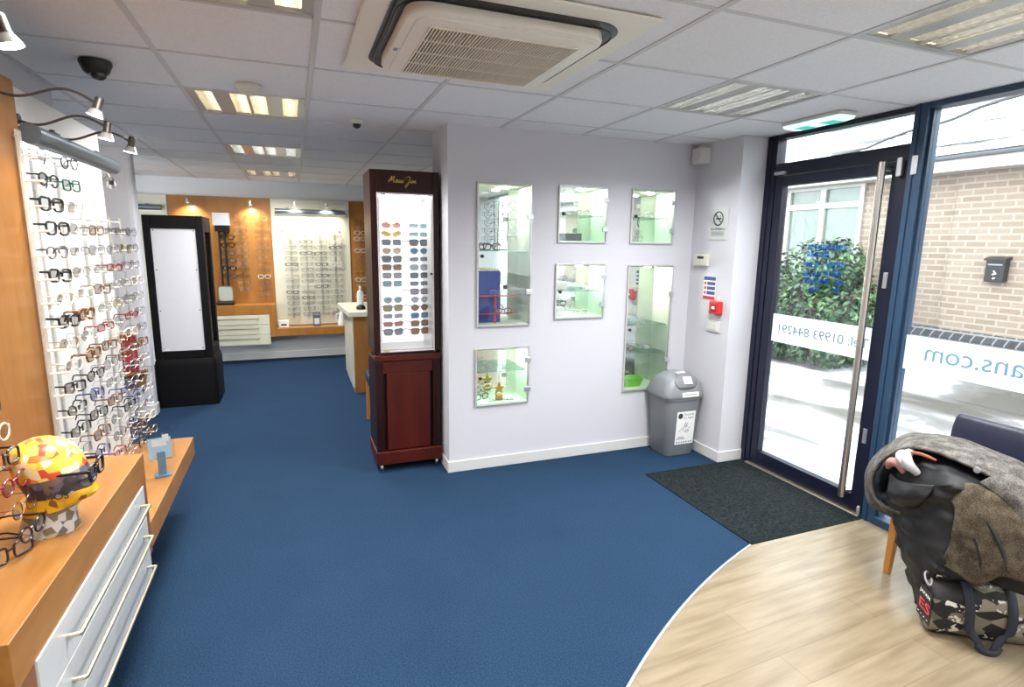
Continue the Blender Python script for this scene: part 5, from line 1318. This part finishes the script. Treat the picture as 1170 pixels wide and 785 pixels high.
wy0, wy1, wz0, wz1 = 5.86, 7.20, .95, 2.52      # its window
b = MB()
for q in ((-8, wy0, .56, 2.62), (wy1, 8.2, .56, 2.62), (wy0, wy1, .56, wz0), (wy0, wy1, wz1, 2.62)): b.box(BXW, BXW+.25, q[0], q[1], q[2], q[3])
b.box(BXW-.05, BXW, -8, 4.62, .56, 2.62)
b.build('brick_wall', M['brick'], bd)
b = MB().prism([(BXW-.16, -.12), (BXW+.2, -.12), (BXW+.2, .62), (BXW-.06, .62), (BXW-.16, .53)], -8, 8.2, 'y'); b.build('plinth', M['plinth'], bd)
b = MB().prism([(BXW-.34, 2.50), (BXW+.2, 2.50), (BXW+.2, 2.66), (BXW-.34, 2.64)], -8.3, 8.6, 'y'); b.build('eaves_board', plain('eaves_board', (.34, .31, .29), .6), bd)
b = MB(); b.tube([(BXW-.36, -8.3, 2.66), (BXW-.36, 8.6, 2.66)], .030, 8); b.build('gutter', plain('gutter_grey', (.08, .085, .095), .5), bd)
b = MB().prism([(BXW-.40, 2.69), (BXW+.3, 2.69), (BXW+5, 5.75), (BXW+5, 5.9), (BXW-.40, 2.80)], -8.4, 8.7, 'y'); b.build('roof', M['roofsnow'], bd)
b = MB(); f = .06; xm = (wy0+wy1)/2; zt = 2.22
b.box(BXW-.03, BXW+.05, wy0, wy0+f, wz0, wz1).box(BXW-.03, BXW+.05, wy1-f, wy1, wz0, wz1).box(BXW-.03, BXW+.05, wy0+f, wy1-f, wz1-f, wz1).box(BXW-.05, BXW+.05, wy0+f, wy1-f, wz0, wz0+f)
b.box(BXW-.03, BXW+.05, xm-.045, xm+.045, wz0+f, wz1-f).box(BXW-.03, BXW+.05, wy0+f, xm-.045, zt-.04, zt+.04).box(BXW-.03, BXW+.05, xm+.045, wy1-f, zt-.04, zt+.04)
b.build('window_frame', plain('upvc_white', (.40, .39, .37), .4), bd)
MB().box(BXW+.01, BXW+.02, wy0+f, wy1-f, wz0+f, wz1-f).build('window_pane', plain('obscure_glass', (.13, .17, .145), .08, spec=.6), bd)
b = MB(); b.box(BXW-.08, BXW-.02, 7.30, 7.40, -.1, 2.6); b.build('downpipe', plain('upvc_pipe', (.36, .34, .32), .5), bd, bevel=.02)
t = thing('wall_letterbox', 'black letter box fixed to the brick wall outside', 'letter box', (BXW-.1, 4.06, 1.2))
b = MB().box(BXW-.14, BXW-.05, 3.955, 4.155, 1.235, 1.49); b.build('box', M['black'], t, bevel=.012)
b = MB().prism([(BXW-.165, 1.475), (BXW-.05, 1.49), (BXW-.05, 1.525), (BXW-.165, 1.500)], 3.945, 4.165, 'y'); b.build('lid', M['black'], t)
MB().box(BXW-.143, BXW-.139, 3.985, 4.125, 1.425, 1.440).build('slot', M['inkgrey'], t)
b = MB(); b.tube([(BXW-.142, 4.06, 1.36), (BXW-.142, 4.035, 1.33), (BXW-.142, 4.07, 1.32)], .007, 6).tube([(BXW-.142, 4.04, 1.285), (BXW-.142, 4.06, 1.272)], .007, 6); b.build('marks', M['paper'], t)
# evergreen shrub against the building
rs = random.Random(4)
bush = thing('evergreen_shrub', 'glossy green shrub against the brick building outside the door', 'shrub', (7.1, 6.3, -.1))
b = MB()
lm = []
blobs = [(7.05, 6.05, .75, .42, .80, .60), (7.0, 6.75, .65, .42, .55, .55), (7.1, 5.55, .70, .35, .42, .62), (7.1, 6.15, 1.25, .32, .60, .45), (7.08, 5.75, 1.32, .28, .38, .40), (7.05, 6.85, 1.0, .3, .4, .35), (7.12, 5.25, .55, .25, .25, .42), (7.0, 5.9, .18, .42, .75, .26), (7.0, 6.7, .18, .42, .6, .26)]
for n_ in range(6800):
    bl = rs.choice(blobs)
    while True:
        d = Vector((rs.gauss(0, 1), rs.gauss(0, 1), rs.gauss(0, 1)))
        if d.length > .1: break
    d.normalize(); rr_ = rs.uniform(.72, 1.06)
    p = Vector((bl[0]+d.x*bl[3]*rr_, bl[1]+d.y*bl[4]*rr_, bl[2]+d.z*bl[5]*rr_))
    if p.z < -.05 or p.x > 7.42: continue
    n = (d*.7+Vector((rs.uniform(-.7, .7), rs.uniform(-.7, .7), rs.uniform(-.1, .9)))).normalized()
    u = n.orthogonal().normalized(); a = rs.uniform(0, 2*PI); u = (u*math.cos(a)+n.cross(u)*math.sin(a)); v = n.cross(u)
    L = rs.uniform(.035, .065); w = L*.45
    b.mat(0 if rs.random() < .62 else 1 if rs.random() < .6 else 2)
    b.add([p-u*L, p-u*L*.1+v*w+n*.006, p+u*L, p-u*L*.1-v*w+n*.006, p+n*.004], [(0, 4, 1), (1, 4, 2), (2, 4, 3), (3, 4, 0)])
b.build('foliage', [plain('leaf_green', (.014, .062, .016), .4, var=.3), plain('leaf_light', (.065, .15, .045), .4, var=.3), plain('leaf_dark', (.004, .022, .008), .45, var=.3)], bush)
b = MB()
for k in range(9):
    x, y = 7.1+rs.uniform(-.1, .15), 5.4+.2*k
    b.tube([(x, y, -.1), (x+rs.uniform(-.05, .05), y+rs.uniform(-.1, .1), .45), (x+rs.uniform(-.1, .05), y+rs.uniform(-.2, .2), 1.0)], [.02, .015, .007], 6)
b.build('stems', plain('bark', (.10, .075, .05), .8), bush, smooth=True)
# bare branches and an overhead cable
t = thing('bare_branches', 'thin bare brown branches rising left of the shrub outside', 'shrub', (6.9, 7.25, -.1))
b = MB()
for k in range(11):
    y = 7.20+rs.uniform(0, .4); x = 6.8+rs.uniform(-.1, .2); h = rs.uniform(1.7, 3.1)
    pts = [(x+rs.uniform(-.06, .06)*j, y+rs.uniform(-.09, .09)*j, -.1+h*j/6) for j in range(7)]
    b.tube(pts, [.010-.0012*j for j in range(7)], 5)
    for j in (2, 3, 4, 5):
        q = pts[j]; b.tube([q, (q[0]+rs.uniform(-.1, .1), q[1]+rs.uniform(-.25, .25), q[2]+.22)], [.005, .002], 4)
b.build('twigs', plain('twig', (.16, .11, .08), .8), t, smooth=True)
pts = [(7.0, 9.0-7.6*k/30, 2.40+.95*k/30*1.25+.02*math.sin(k*1.7)-.06*math.sin(PI*k/30)) for k in range(31)]
tag(MB().tube(pts, .018, 6).build('overhead_cable', plain('cable_black', (.03, .03, .03), .6), smooth=True), 'dark sagging overhead cable crossing before the snowy roof', 'cable')

# ================================================================== CAMERA, WORLD
cam = bpy.data.cameras.new('camera'); co = bpy.data.objects.new('camera', cam); COL.objects.link(co)
p_, y_, r_ = .177176, .369192, -.0141993
fw = Vector((math.sin(y_)*math.cos(p_), math.cos(y_)*math.cos(p_), -math.sin(p_))); rt = Vector((math.cos(y_), -math.sin(y_), 0)); dn = fw.cross(rt)
r2 = math.cos(r_)*rt + math.sin(r_)*dn; d2 = -math.sin(r_)*rt + math.cos(r_)*dn
m = Matrix(((r2.x, -d2.x, -fw.x), (r2.y, -d2.y, -fw.y), (r2.z, -d2.z, -fw.z))).to_4x4(); m.translation = (0, 0, 1.6)
co.matrix_world = m
cam.sensor_width = 36; cam.lens = 641.86/1170*36; cam.clip_start = .02
SC.camera = co

w = bpy.data.worlds.new('overcast'); SC.world = w; w.use_nodes = True
bg_ = w.node_tree.nodes['Background']; bg_.inputs[0].default_value = (.90, .95, 1., 1); bg_.inputs[1].default_value = 5.0

vs = SC.view_settings; vs.view_transform = 'Standard'; vs.look = 'None'; vs.exposure = 0.87; vs.gamma = 1.0; vs.use_curve_mapping = False
SC.cycles.max_bounces = 10; SC.cycles.transparent_max_bounces = 24; SC.cycles.diffuse_bounces = 5; SC.cycles.glossy_bounces = 5
SC.cycles.sample_clamp_indirect = 4.0; SC.cycles.caustics_reflective = False; SC.cycles.caustics_refractive = False
SC.cycles.use_denoising = True
